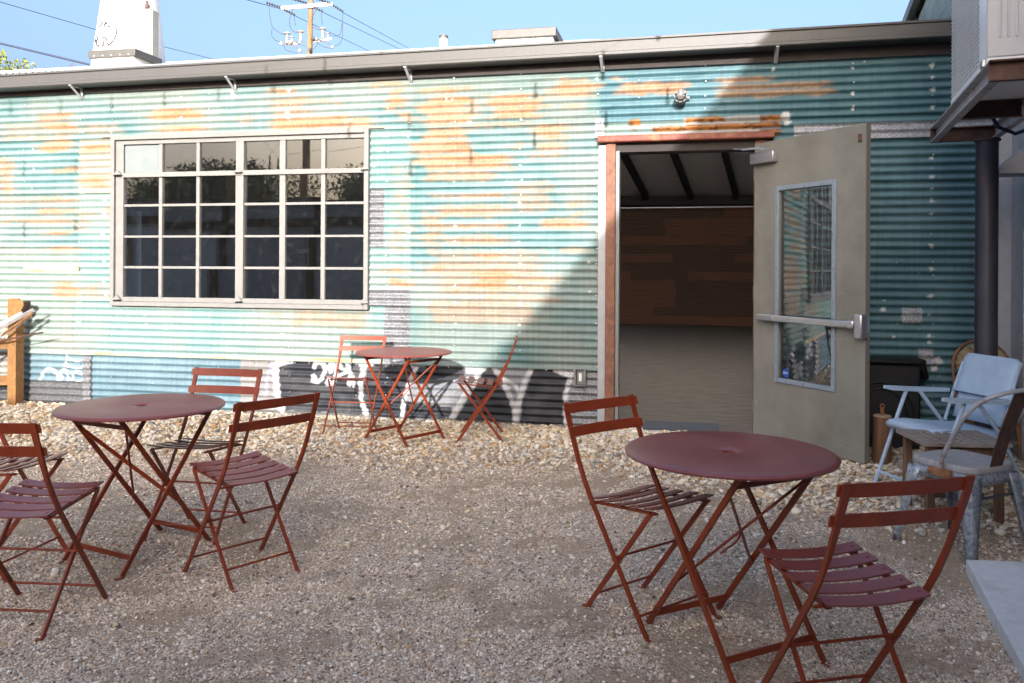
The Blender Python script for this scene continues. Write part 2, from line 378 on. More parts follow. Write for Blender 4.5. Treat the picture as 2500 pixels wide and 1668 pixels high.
def gravel_mat():
    m = bpy.data.materials.new('gravel_ground'); m.use_nodes = True; t = m.node_tree; N = t.nodes; L = t.links
    b = N['Principled BSDF']; b.inputs['Roughness'].default_value = .9; b.inputs['Specular IOR Level'].default_value = .25
    tc = N.new('ShaderNodeTexCoord'); P = tc.outputs['Object']
    def vor(scale):
        v = N.new('ShaderNodeTexVoronoi'); v.inputs['Scale'].default_value = scale; L.new(P, v.inputs['Vector']); return v
    def ramp(src, stops):
        r = N.new('ShaderNodeValToRGB'); e = r.color_ramp.elements
        e[0].position, e[0].color = stops[0][0], (*stops[0][1], 1); e[1].position, e[1].color = stops[-1][0], (*stops[-1][1], 1)
        for p, c in stops[1:-1]:
            q = e.new(p); q.color = (*c, 1)
        L.new(src, r.inputs[0]); return r.outputs[0]
    def noise(scale, det=5, rough=.6):
        n = N.new('ShaderNodeTexNoise'); n.inputs['Scale'].default_value = scale; n.inputs['Detail'].default_value = det
        n.inputs['Roughness'].default_value = rough; L.new(P, n.inputs['Vector']); return n.outputs[0]
    def rng(src, a, bb, lo=0, hi=1):
        r = N.new('ShaderNodeMapRange'); r.inputs['From Min'].default_value = a; r.inputs['From Max'].default_value = bb
        r.inputs['To Min'].default_value = lo; r.inputs['To Max'].default_value = hi; L.new(src, r.inputs[0]); return r.outputs[0]
    def mix(f, a, bb, mode='MIX'):
        x = N.new('ShaderNodeMix'); x.data_type = 'RGBA'; x.blend_type = mode
        if isinstance(f, float): x.inputs[0].default_value = f
        else: L.new(f, x.inputs[0])
        for s, i in ((a, 6), (bb, 7)):
            if isinstance(s, tuple): x.inputs[i].default_value = (*s, 1)
            else: L.new(s, x.inputs[i])
        return x.outputs[2]
    v1 = vor(125); v2 = vor(75)
    s1 = N.new('ShaderNodeSeparateColor'); L.new(v1.outputs['Color'], s1.inputs[0])
    s2 = N.new('ShaderNodeSeparateColor'); L.new(v2.outputs['Color'], s2.inputs[0])
    stops = [(0, (.09,.08,.075)), (.10, (.24,.19,.16)), (.35, (.43,.355,.295)), (.6, (.58,.49,.415)), (.8, (.70,.62,.54)), (.93, (.46,.38,.34)), (1, (.80,.76,.72))]
    c = mix(rng(noise(40, 2), .48, .52), ramp(s1.outputs[0], stops), ramp(s2.outputs[1], stops))
    ab = N.new('ShaderNodeAttribute'); ab.attribute_name = 'bare'
    c = mix(ab.outputs['Fac'], c, mix(.62, c, (.36,.26,.175)))
    damp = rng(noise(.9, 5, .7), .56, .70)
    c = mix(damp, c, mix(.55, c, (.12,.11,.105)))
    big = rng(noise(.35, 3), .3, .7, .86, 1.12)
    hs = N.new('ShaderNodeHueSaturation'); L.new(c, hs.inputs['Color']); L.new(big, hs.inputs['Value'])
    L.new(mix(1.0, hs.outputs[0], (1.0,.965,.885), 'MULTIPLY'), b.inputs['Base Color'])
    bp = N.new('ShaderNodeBump'); bp.inputs['Strength'].default_value = .75; bp.inputs['Distance'].default_value = .006; bp.invert = True
    L.new(v1.outputs['Distance'], bp.inputs['Height'])
    bp2 = N.new('ShaderNodeBump'); bp2.inputs['Strength'].default_value = .5; bp2.inputs['Distance'].default_value = .008; bp2.invert = True
    L.new(v2.outputs['Distance'], bp2.inputs['Height']); L.new(bp.outputs[0], bp2.inputs['Normal']); L.new(bp2.outputs[0], b.inputs['Normal'])
    return m
M['gravel'] = gravel_mat(); me.materials.append(M['gravel'])
ground = link(bpy.data.objects.new('ground', me)); tag(ground, kind='structure')

def stone_mat():
    m = bpy.data.materials.new('stones'); m.use_nodes = True; t = m.node_tree; N = t.nodes; L = t.links
    b = N['Principled BSDF']; b.inputs['Roughness'].default_value = .75; b.inputs['Specular IOR Level'].default_value = .3
    a = N.new('ShaderNodeAttribute'); a.attribute_type = 'INSTANCER'; a.attribute_name = 'col'
    n = N.new('ShaderNodeTexNoise'); n.inputs['Scale'].default_value = 90
    tc = N.new('ShaderNodeTexCoord'); L.new(tc.outputs['Object'], n.inputs['Vector'])
    r = N.new('ShaderNodeMapRange'); r.inputs['From Min'].default_value = .3; r.inputs['From Max'].default_value = .7; r.inputs['To Min'].default_value = .85; r.inputs['To Max'].default_value = 1.12
    L.new(n.outputs[0], r.inputs[0])
    hs = N.new('ShaderNodeHueSaturation'); L.new(a.outputs['Color'], hs.inputs['Color']); L.new(r.outputs[0], hs.inputs['Value'])
    L.new(hs.outputs[0], b.inputs['Base Color']); return m
M['stone'] = stone_mat()
def scatter(name, pts, scl, rot, col, subdiv=1):
    """one object of loose stones: the points carry size, turn and colour, geometry nodes put a pebble on each"""
    me = bpy.data.meshes.new(name); n = len(pts)
    me.vertices.add(n); me.vertices.foreach_set('co', np.asarray(pts, np.float32).ravel())
    for nm, ty, dat, key in (('scl', 'FLOAT_VECTOR', scl, 'vector'), ('rot', 'FLOAT_VECTOR', rot, 'vector'), ('col', 'FLOAT_COLOR', col, 'color')):
        a = me.attributes.new(nm, ty, 'POINT'); a.data.foreach_set(key, np.asarray(dat, np.float32).ravel())
    me.materials.append(M['stone'])
    o = link(bpy.data.objects.new(name, me)); tag(o, kind='stuff')
    g = bpy.data.node_groups.new(name + '_nodes', 'GeometryNodeTree')
    g.interface.new_socket('Geometry', in_out='INPUT', socket_type='NodeSocketGeometry')
    g.interface.new_socket('Geometry', in_out='OUTPUT', socket_type='NodeSocketGeometry')
    N = g.nodes; L = g.links; gi = N.new('NodeGroupInput'); go = N.new('NodeGroupOutput')
    jn = N.new('GeometryNodeJoinGeometry')
    for k in range(5):
        ic = N.new('GeometryNodeMeshIcoSphere'); ic.inputs['Radius'].default_value = 1.0; ic.inputs['Subdivisions'].default_value = subdiv
        ps = N.new('GeometryNodeInputPosition'); nz = N.new('ShaderNodeTexNoise'); nz.noise_dimensions = '4D'
        nz.inputs['Scale'].default_value = .9; nz.inputs['W'].default_value = 3.7*k; L.new(ps.outputs[0], nz.inputs['Vector'])
        sb = N.new('ShaderNodeVectorMath'); sb.operation = 'SUBTRACT'; L.new(nz.outputs['Color'], sb.inputs[0]); sb.inputs[1].default_value = (.5,.5,.5)
        sc = N.new('ShaderNodeVectorMath'); sc.operation = 'SCALE'; L.new(sb.outputs[0], sc.inputs[0]); sc.inputs['Scale'].default_value = 1.1
        sp = N.new('GeometryNodeSetPosition'); L.new(ic.outputs['Mesh'], sp.inputs['Geometry']); L.new(sc.outputs[0], sp.inputs['Offset'])
        ss = N.new('GeometryNodeSetShadeSmooth'); L.new(sp.outputs[0], ss.inputs['Geometry'])
        sm = N.new('GeometryNodeSetMaterial'); sm.inputs['Material'].default_value = M['stone']; L.new(ss.outputs[0], sm.inputs['Geometry'])
        ti = N.new('GeometryNodeGeometryToInstance'); L.new(sm.outputs[0], ti.inputs[0]); L.new(ti.outputs[0], jn.inputs[0])
    ip = N.new('GeometryNodeInstanceOnPoints'); ip.inputs['Pick Instance'].default_value = True
    L.new(gi.outputs[0], ip.inputs['Points']); L.new(jn.outputs[0], ip.inputs['Instance'])
    ri = N.new('FunctionNodeRandomValue'); ri.data_type = 'INT'
    for s in ri.inputs:
        if s.name == 'Max' and s.type == 'INT': s.default_value = 4
    L.new([s for s in ri.outputs if s.type == 'INT'][0], ip.inputs['Instance Index'])
    def attr(nm):
        a = N.new('GeometryNodeInputNamedAttribute'); a.data_type = 'FLOAT_VECTOR'; a.inputs['Name'].default_value = nm; return a.outputs[0]
    er = N.new('FunctionNodeEulerToRotation'); L.new(attr('rot'), er.inputs[0]); L.new(er.outputs[0], ip.inputs['Rotation'])
    L.new(attr('scl'), ip.inputs['Scale']); L.new(ip.outputs[0], go.inputs[0])
    md = o.modifiers.new('stones', 'NODES'); md.node_group = g
    return o
PEB = np.array([(.62,.54,.44),(.50,.41,.31),(.72,.66,.59),(.38,.28,.19),(.55,.53,.51),(.34,.33,.33),(.64,.52,.36),(.46,.29,.16),(.78,.74,.69),(.22,.19,.17)])
PW = np.array([.2,.16,.15,.09,.12,.06,.1,.04,.06,.02]); PW = PW/PW.sum()
def scatter_region(n, y0, y1, size, jitter, amount, zoff, pal, pw, name, flat=.55, half=.80, seed=1):
    r = np.random.default_rng(seed)
    y = np.sqrt(r.uniform(y0*y0, y1*y1, n)); x = r.uniform(-1, 1, n)*(half*y + .15)
    d = wall_dist(x, y); keep = (d > .015) & (r.uniform(0, 1, n) < amount(x, y)) & (x < 1.55 + .36*y)
    x, y = x[keep], y[keep]; m = len(x)
    s = size * np.exp(r.normal(0, jitter, m))
    z = ground_z(x, y) + s*zoff
    scl = np.stack([s*r.uniform(.8, 1.25, m), s*r.uniform(.65, 1.0, m), s*r.uniform(flat*.75, flat*1.2, m)], -1)
    rot = np.stack([r.normal(0, .35, m), r.normal(0, .35, m), r.uniform(0, 6.28, m)], -1)
    c = pal[r.choice(len(pal), m, p=pw)] * r.uniform(.82, 1.15, (m, 1))
    col = np.concatenate([c, np.ones((m, 1))], 1); col[:, :3] *= np.array((1.06, 1.02, .93))
    return scatter(name, np.stack([x, y, z], -1), scl, rot, col)
peb1 = scatter_region(72000, 4.3, 8.6, .0150, .32, pebble_amount, .35, PEB, PW, 'pebble_bed', seed=3)
FINE = np.array([(.66,.55,.46),(.52,.42,.34),(.78,.70,.62),(.38,.29,.23),(.60,.54,.49),(.14,.13,.13),(.86,.82,.78),(.54,.38,.25)])
FW = np.array([.24,.2,.15,.12,.15,.03,.07,.04])
def fine_amount(x, y):
    a = 1 - .93*pebble_amount(x, y)
    return a * (1 - .90*bare_amount(x, y))
fine1 = scatter_region(130000, 1.7, 3.6, .0041, .36, fine_amount, .3, FINE, FW, 'fine_gravel', seed=4)
fine2 = scatter_region(100000, 3.6, 6.6, .0052, .36, fine_amount, .3, FINE, FW, 'coarse_gravel', seed=5)
scatter_region(700, 1.7, 6.5, .011, .35, lambda x, y: 1 + 0*x, .3, PEB, PW, 'stray_pebbles', seed=6)

# ------------------------------------------------------------------ the corrugated building
shed = empty('corrugated_building', 'long low teal corrugated metal building with rust patches and an open doorway', 'building', WM)
CP = .0675                                             # corrugation pitch
ZS = [-.06, .51, 1.052, 1.587, 2.13, 2.67, 3.30]       # horizontal laps
def rect(px0, py0, px1, py1):
    u0, za = on_wall(px0, (py0+py1)/2); u1, zb = on_wall(px1, (py0+py1)/2)
    um, z1 = on_wall((px0+px1)/2, py0); um, z0 = on_wall((px0+px1)/2, py1)
    return u0, z0, u1, z1
RUST = [(r, s) for s, rs in {
  1.0: [(94,304,188,318),(97,343,177,371),(362,268,498,291),(374,310,507,320),(672,285,849,313),(849,288,918,309),(916,202,971,213),
        (946,219,985,235),(946,241,996,268),(968,274,999,302),(1040,213,1151,226),(1032,241,1148,304),(1032,313,1145,338),(1007,343,1159,374),
        (1023,379,1234,413),(1192,232,1316,256),(1210,256,1316,290),(1352,194,1430,202),(1347,205,1455,238),(1496,188,1530,197),(1507,202,1685,230),
        (1757,191,1880,200),(1757,205,2036,217),(1757,222,2036,234),(1250,249,1316,277),(1339,533,1427,561),(952,680,1001,699),(1151,616,1250,630),(1154,660,1250,707)],
  .78: [(130,410,191,421),(0,387,38,472),(647,219,725,230),(777,241,830,252),(1035,400,1234,411),(105,483,194,491),(119,563,194,572),(80,511,194,522),
        (125,688,194,729),(1303,304,1388,340),(1250,349,1280,365),(1043,605,1071,627),(1043,641,1095,666),(1372,494,1433,505),(1366,516,1422,525),(197,354,277,371),
        (197,428,274,455),(1300,374,1372,384),(641,765,683,772),(920,655,1001,666),(1225,380,1260,420)],
  .62: [(97,275,177,300),(1043,417,1209,444),(1043,472,1250,484),(1051,500,1250,530),(1051,545,1250,560),(1085,575,1250,596),(1250,674,1366,690),(1250,697,1360,708),
        (194,516,221,566),(660,240,760,262),(663,265,760,280),(1150,300,1300,312),(1303,344,1388,368),(1380,250,1440,262),(1030,520,1080,600),(0,330,180,342),(0,535,194,545),(116,600,194,618),(250,505,276,530),(1355,605,1430,620),(1180,725,1400,735)],
  .45: [(0,480,180,500),(0,300,200,330),(1060,610,1330,720),(1250,440,1350,520),(200,300,300,330),(560,285,640,300),(960,400,1003,620),(0,740,60,840),(700,760,900,800),(1050,730,1300,790),(200,690,276,730)]}.items() for r in rs]
RUSTB = [(*rect(*r), s) for r, s in RUST]
DEEP = [rect(*r) for r in [(1535,293,1563,307),(1593,309,1675,321),(1671,287,1768,298),(1671,303,1858,317),(1790,322,1860,332),(1855,284,1905,296),(1855,300,1905,312),(1860,318,1905,331),(1545,316,1556,320)]]
SPOTS = [(441,238,5),(443,290,8),(570,236,9),(568,226,5),(706,222,7),(703,276,7),(705,287,6),(1090,243,4),(1104,243,4),(1144,299,6),(1271,292,4),(1458,192,4),
  (205,322,6),(272,319,5),(77,337,6),(80,365,4),(82,413,4),(80,460,3),(205,467,10),(198,460,5),(255,488,6),(255,521,6),(252,572,6),(255,638,5),(253,687,6),(261,720,5),
  (1110,552,5),(1110,590,4),(1109,700,4),(1109,740,3.5),(1112,790,3.5),(1000,563,9),(930,366,8),(960,383,5),(914,405,6),
  (1270,404,4),(1271,445,5),(1268,495,5),(1268,553,4),(1268,593,5),(1270,645,5),(1269,703,4),(1268,743,4),(1268,793,4),(1437,640,6),(1440,712,4),
  (2082,166,4),(2082,228,6),(2082,259,3),(2082,267,5),(2277,158,6),(2275,166,3),(2275,189,4),(2277,219,6),(2276,263,7),(2275,386,5),(2273,432,6),(2273,461,4),(2275,490,6),(2273,522,4),(2272,600,6),(2273,657,6),(2270,722,6),(2268,768,5),(2268,820,6),(2270,836,5),
  (2155,755,7),(2158,733,3),(2110,150,3),(1888,170,5),(1918,283,14),(1922,300,9),(355,795,7),(405,800,5),(190,745,8),(190,792,9),(188,842,4),(355,770,4),(512,768,4),(688,818,7),(685,855,7),(2205,780,3),(2180,822,4),(2190,790,3),(2290,880,12),(2280,900,8)]
SPOTW = []
for x, y, r in SPOTS:
    u, z = on_wall(x, y); SPOTW.append((u, z, r/265.0))
def zp(ox, oy, k, pts): return [on_wall(ox + k*x, oy + k*y) for x, y in pts]
Z2 = lambda p: zp(620, 860, 380/2350, p); ZL = lambda p: zp(0, 850, 320/2350, p); Z3 = lambda p: zp(780, 880, 700/2350, p)
BLACKS = [Z2([(380,220),(430,170),(560,115),(1590,140),(1630,210),(1590,400),(1580,560),(1600,700),(1690,940),(450,870),(400,640),(360,420),(390,330)]),
          Z2([(1740,180),(1950,180),(1960,900),(1960,950),(1730,950),(1650,700),(1660,420)]),
          Z3([(520,40),(760,60),(740,110),(690,290),(660,470),(440,460),(520,380)]),
          Z3([(820,40),(1190,70),(1000,150),(780,160),(800,80)]), Z3([(720,330),(860,360),(1090,380),(1080,470),(700,470)]),  # first patch paints in the round table's cast shadow as black
          Z3([(1330,60),(1420,60),(1500,200),(1560,340),(1600,500),(1120,480),(1250,270),(1310,130)]),
          Z3([(1760,70),(1930,75),(2040,140),(2000,260),(2000,530),(1650,510),(1660,340),(1720,180)])]
WHITES = [(Z2([(560,120),(400,150),(330,200),(330,420),(350,560),(385,720),(430,870)]), .035),
  (Z2([(920,230),(920,180),(980,140),(1050,190),(1080,260),(1040,380),(960,460),(900,430),(900,360),(930,380)]), .021),
  (Z2([(1170,140),(1120,230),(1160,290),(1200,230),(1180,150),(1250,330),(1200,480),(1110,480),(1130,400)]), .02),
  (Z2([(1280,150),(1300,220),(1420,300),(1290,350)]), .016), (Z2([(1410,160),(1420,240),(1460,330),(1450,480)]), .022), (Z2([(1420,400),(1500,380),(1510,500)]), .016),
  (Z2([(1600,140),(1660,200),(1640,330),(1610,450),(1620,590),(1620,680),(1660,820),(1700,940)]), .024), (Z2([(1620,170),(1780,160)]), .03),
  (Z3([(740,40),(790,60),(750,150),(730,210),(700,300),(690,350),(685,450)]), .022), (Z3([(730,30),(850,40)]), .025),
  (Z3([(1320,70),(1270,180),(1200,280),(1140,380),(1090,470)]), .030), (Z3([(1200,60),(1280,90),(1340,60)]), .035),
  (Z3([(1430,60),(1490,150),(1530,220),(1570,310),(1600,400),(1615,510)]), .026), (Z3([(1740,70),(1690,150),(1660,250),(1630,350),(1610,480)]), .024),
  (Z3([(1510,150),(1600,200),(1640,260)]), .02), (Z3([(1930,75),(2000,110),(2060,130),(2040,180),(2020,300),(2015,420),(2020,530)]), .022), (Z3([(1960,85),(2070,100)]), .02),
  (ZL([(745,575),(760,480),(820,390),(900,350),(970,400),(1030,470),(1060,570)]), .017), (ZL([(1110,560),(1095,460),(1120,390),(1170,380),(1220,450),(1230,580)]), .015),
  (ZL([(1310,560),(1310,490),(1350,420),(1420,420),(1500,480),(1530,530)]), .014), (ZL([(1380,600),(1450,580),(1530,560)]), .01),
  (ZL([(1200,110),(1195,170),(1280,210),(1380,235),(1530,215)]), .010), (ZL([(1190,240),(1170,290),(1260,320),(1380,360),(1530,340)]), .012), (Z2([(270,160),(250,260),(200,400),(180,640)]), -.02)]
def seg_dist(U, Zv, pts):
    d = np.full(U.shape, 9.0)
    for (x0, y0), (x1, y1) in zip(pts[:-1], pts[1:]):
        dx, dy = x1-x0, y1-y0; L2 = dx*dx+dy*dy + 1e-9
        t = np.clip(((U-x0)*dx + (Zv-y0)*dy)/L2, 0, 1)
        d = np.minimum(d, np.hypot(U-x0-t*dx, Zv-y0-t*dy))
    return d
def poly_in(U, Zv, pts):
    c = np.zeros(U.shape, bool); n = len(pts)
    for i in range(n):
        x0, y0 = pts[i]; x1, y1 = pts[(i+1) % n]
        with np.errstate(divide='ignore', invalid='ignore'):
            hit = ((y0 > Zv) != (y1 > Zv)) & (U < (x1-x0)*(Zv-y0)/(y1-y0+1e-12) + x0)
        c ^= hit
    return c
TONES = {  # base colour, faded colour, how faded
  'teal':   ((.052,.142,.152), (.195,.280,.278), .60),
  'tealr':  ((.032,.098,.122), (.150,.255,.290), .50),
  'tealg':  ((.046,.135,.142), (.150,.238,.238), .45),
  'cream':  ((.215,.220,.185), (.320,.295,.235), .7),
  'sage':   ((.140,.205,.185), (.240,.290,.260), .7),
  'under':  ((0.112,0.224,0.224), (0.224,0.296,0.280), .6),
  'blue':   ((.060,.120,.150), (.165,.235,.270), .55),
  'pale':   ((0.192,0.188,0.176), (0.264,0.256,0.240), .5),
  'lilac':  ((0.176,0.172,0.168), (0.240,0.236,0.232), .5),
  'zinc':   ((.175,.182,.195), (.235,.240,.250), .4),
  'zincd':  ((0.112,0.116,0.120), (0.152,0.152,0.160), .4),
  'zincw':  ((.33,.34,.37), (.40,.41,.43), .4),
  'strip':  ((0.128,0.200,0.192), (0.240,0.280,0.248), .6),
  'stripw': ((0.224,0.232,0.228), (0.280,0.280,0.268), .6)}
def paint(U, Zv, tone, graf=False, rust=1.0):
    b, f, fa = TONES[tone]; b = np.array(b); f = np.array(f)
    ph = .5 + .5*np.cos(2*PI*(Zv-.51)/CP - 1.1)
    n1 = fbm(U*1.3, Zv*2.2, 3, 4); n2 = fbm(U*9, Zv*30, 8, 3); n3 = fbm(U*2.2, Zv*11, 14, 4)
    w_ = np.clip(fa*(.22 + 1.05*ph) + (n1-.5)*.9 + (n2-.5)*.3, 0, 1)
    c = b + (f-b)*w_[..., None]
    # warm dusty bleaching
    wd = np.clip((fbm(U*.9+5, Zv*1.6+2, 41, 4)-.5)*2.2, 0, .45)[..., None]
    if tone in ('teal', 'tealg', 'under', 'sage'): c = c*(1-wd) + np.array((.27,.255,.215))*wd
    if rust > 0:
        m = np.zeros(U.shape)
        du = (fbm(U*6, Zv*22, 51, 4)-.5)*.30; dz = (fbm(U*9, Zv*12, 61, 3)-.5)*.045
        for u0, z0, u1, z1, s in RUSTB:
            if u1 < U.min()-.2 or u0 > U.max()+.2 or z1 < Zv.min()-.1 or z0 > Zv.max()+.1: continue
            k = sstep(-.10, .12, np.minimum(U+du-u0, u1-U-du)) * sstep(-.030, .026, np.minimum(Zv+dz-z0, z1-Zv-dz))
            m = np.maximum(m, k*s)
        g = fbm(U*26, Zv*42, 71, 3)
        m = np.clip(m*1.30 + (g-.5)*.7*(m > .02) - .14, 0, .90)*rust
        rc = np.array((.33,.170,.085)) + (np.array((.36,.250,.165))-np.array((.33,.170,.085)))*np.clip(n3*1.7-.5, 0, 1)[..., None]
        rc = rc*(1 - .22*np.clip((fbm(U*60, Zv*60, 81, 2)-.45)*4, 0, 1)[..., None])
        c = c*(1-m[..., None]) + rc*m[..., None]
    d = np.zeros(U.shape)
    for u0, z0, u1, z1 in DEEP:
        if u1 < U.min() or u0 > U.max() or z1 < Zv.min() or z0 > Zv.max(): continue
        du = (fbm(U*20, Zv*30, 52, 3)-.5)*.05; dz = (fbm(U*30, Zv*20, 62, 3)-.5)*.022
        d = np.maximum(d, sstep(-.01, .01, np.minimum(U+du-u0, u1-U-du))*sstep(-.006, .006, np.minimum(Zv+dz-z0, z1-Zv-dz)))
    if d.max() > 0:
        dc = np.array((.30,.115,.02)) + (np.array((.08,.03,.012))-np.array((.30,.115,.02)))*np.clip((fbm(U*25, Zv*50, 91, 3)-.42)*4, 0, 1)[..., None]
        c = c*(1-d[..., None]) + dc*d[..., None]
    if graf:
        k = np.zeros(U.shape); wob = (fbm(U*18, Zv*18, 33, 2)-.5)*.02
        for p in BLACKS: k = np.maximum(k, poly_in(U+wob, Zv+wob, p).astype(float))
        k = k*(.93 + .55*(fbm(U*5, Zv*9, 35, 3)-.5)); k = np.clip(k, 0, .985)
        c = c*(1-k[..., None]) + np.array((.010,.012,.018))*k[..., None]
        for p, wd_ in WHITES:
            us = [q[0] for q in p]
            if min(us) > U.max()+.1 or max(us) < U.min()-.1: continue
            dd = seg_dist(U+wob, Zv+wob, p); r_ = abs(wd_)*.88
            a = (1-sstep(r_*.75, r_*1.35, dd))*(.88 if wd_ > 0 else .45)
            tgt = np.array((.48,.49,.50)) if wd_ > 0 else np.array((.33,.31,.50))
            c = c*(1-a[..., None]) + tgt*a[..., None]
    for su, sz, sr in SPOTW:
        if su < U.min()-.1 or su > U.max()+.1 or sz < Zv.min()-.1 or sz > Zv.max()+.1: continue
        dd = np.hypot((U-su) + (fbm(U*60, Zv*60, 77, 2)-.5)*sr*1.4, (Zv-sz)*1.1)
        a = (1-sstep(sr*.55, sr*.95, dd))*.95
        c = c*(1-a[..., None]) + np.array((.55,.55,.53))*a[..., None]
    # scattered chips
    ch = vnoise(U*70, Zv*70, 101); a = sstep(.985, .998, ch)*.8
    c = c*(1-a[..., None]) + np.array((.42,.42,.39))*a[..., None]
    return np.clip(c, .005, .85)
SHEET_N = 0
def sheet(u0, u1, z0, z1, tone, mt='paint', out=0.0, graf=False, rust=1.0, du=.012, name='corrugated_sheet', parent=None, edge=True):
    """one corrugated sheet, ridges running along the wall, its lower edge lapped over the sheet below"""
    global SHEET_N; SHEET_N += 1
    nu = max(3, int((u1-u0)/du)); nz = max(6, int((z1-z0)/CP*8))
    us = np.linspace(u0, u1, nu); zs = np.linspace(z0, z1, nz); U, Zv = np.meshgrid(us, zs)
    lift = .0085*(1-(zs-z0)/(z1-z0))[:, None]
    sag = (fbm(U*.8, Zv*.8, 200+SHEET_N, 2)-.5)*.010 + (fbm(U*4, Zv*4, 300+SHEET_N, 2)-.5)*.003
    V = -(.0108*np.cos(2*PI*(Zv-.51)/CP) + lift + sag*.6 + out + .0015*(SHEET_N % 3))
    dz = (fbm(U*.7+SHEET_N, Zv*0, 9, 2)-.5)*.006
    vv = np.stack([U, V, Zv+dz], -1).reshape(-1, 3)
    idx = np.arange(nu*nz).reshape(nz, nu)
    ff = np.stack([idx[:-1,:-1], idx[:-1,1:], idx[1:,1:], idx[1:,:-1]], -1).reshape(-1, 4)
    me = bpy.data.meshes.new(name); me.from_pydata(vv.tolist(), [], ff.tolist())
    me.polygons.foreach_set('use_smooth', [True]*len(me.polygons))
    c = paint(U, Zv, tone, graf, rust)
    a = me.color_attributes.new('paint', 'FLOAT_COLOR', 'POINT')
    a.data.foreach_set('color', np.concatenate([c, np.ones(c.shape[:2]+(1,))], -1).astype(np.float32).ravel())
    me.materials.append(M[mt])
    return link(bpy.data.objects.new(name, me), parent or shed)
uL, uR = wu(-420), wu(2474)
WX0, WX1 = wu(276.6), wu(903.6)                        # window sides
DX0, DX1 = wu(1462), wu(1886)                          # doorway trim sides
def row(z0, z1, cols):
    for c in cols:
        a, b, tone = c[:3]; kw = c[3] if len(c) > 3 else {}
        sheet(a if isinstance(a, str) is False and abs(a) < 30 else wu(a), b if abs(b) < 30 else wu(b), z0, z1, tone, **kw)
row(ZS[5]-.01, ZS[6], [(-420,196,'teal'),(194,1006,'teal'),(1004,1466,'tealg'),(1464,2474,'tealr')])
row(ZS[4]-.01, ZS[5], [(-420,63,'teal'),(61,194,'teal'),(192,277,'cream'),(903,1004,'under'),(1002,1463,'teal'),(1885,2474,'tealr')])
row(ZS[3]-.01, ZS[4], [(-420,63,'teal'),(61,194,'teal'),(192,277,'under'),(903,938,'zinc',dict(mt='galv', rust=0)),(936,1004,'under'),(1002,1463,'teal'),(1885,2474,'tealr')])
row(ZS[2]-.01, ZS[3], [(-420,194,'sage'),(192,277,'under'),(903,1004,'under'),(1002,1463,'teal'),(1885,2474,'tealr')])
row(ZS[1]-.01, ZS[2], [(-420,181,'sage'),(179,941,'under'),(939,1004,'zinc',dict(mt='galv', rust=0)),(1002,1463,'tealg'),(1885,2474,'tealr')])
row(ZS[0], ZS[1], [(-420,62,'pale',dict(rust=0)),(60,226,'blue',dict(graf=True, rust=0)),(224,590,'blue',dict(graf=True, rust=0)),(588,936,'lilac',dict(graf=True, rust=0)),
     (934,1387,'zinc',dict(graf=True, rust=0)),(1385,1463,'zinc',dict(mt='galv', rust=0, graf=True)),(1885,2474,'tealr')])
# smaller sheets and patches screwed over the others
za = on_wall(950, 708)[1]
sheet(WX1, wu(1003), ZS[2]-.012, za, 'zinc', 'galv', .010, rust=0)
u0, z0, u1, z1 = rect(60, 934, 226, 985); sheet(u0, u1, ZS[0]+.01, on_wall(150, 930)[1], 'zincd', 'galv', .010, rust=0)
sheet(wu(-420), wu(60), ZS[0]+.01, on_wall(20, 936)[1], 'zincd', 'galv', .010, rust=0)
sheet(wu(208), wu(227), ZS[0]+.02, ZS[1]-.01, 'zinc', 'galv', .016, rust=0)
sheet(wu(1463), wu(1672), 2.535, 2.69, 'strip', out=.002); sheet(wu(1668), wu(1857), 2.535, 2.688, 'stripw', out=.006); sheet(wu(1853), wu(1906), 2.53, 2.684, 'zincd', out=.010)
sheet(wu(1452), wu(1474), 2.53, 2.70, 'zincw', 'galv', .016, rust=0)
sheet(wu(1936), wu(2432), 2.462, 2.592, 'zincw', 'galv', .012, rust=0)
u0, z0, u1, z1 = rect(2200, 752, 2250, 789); sheet(u0, u1, z0, z1, 'zincw', 'galv', .012, rust=0, name='galvanised_patch')
u0, z0, u1, z1 = rect(2240, 850, 2278, 888); sheet(u0, u1, z0, z1, 'zincw', 'galv', .011, rust=0, name='galvanised_patch')
# run of wall to the left of the picture
for k in range(6): sheet(-14.0, uL+.01, ZS[k]-.01, ZS[k+1], 'teal', rust=0, du=.25)
# cream flashing strips that stand proud of the sheets
def strip(px0, py0, px1, py1, h, mt, name, out=.014, th=.006):
    u0, z0 = on_wall(px0, py0); u1, z1 = on_wall(px1, py1)
    b = MB(); b.prism([(u0,-out,z0),(u1,-out,z1),(u1,-out,z1+h),(u0,-out,z0+h)], (0,-th,0)); return b.build(name, mt, shed)
M['creamstrip'] = mat('cream_flashing', (.56,.46,.32), .7, 0, .1, 14, col2=(.42,.19,.08), c2scale=5, c2lo=.46, c2hi=.6, stretch=(.4,1,6))
strip(61, 664, 195, 661, .048, M['creamstrip'], 'flashing_strip'); strip(180, 864, 935, 886, .026, M['creamstrip'], 'flashing_strip')
strip(255, 337, 940, 314, .010, M['creamstrip'], 'drip_edge', .012, .03)
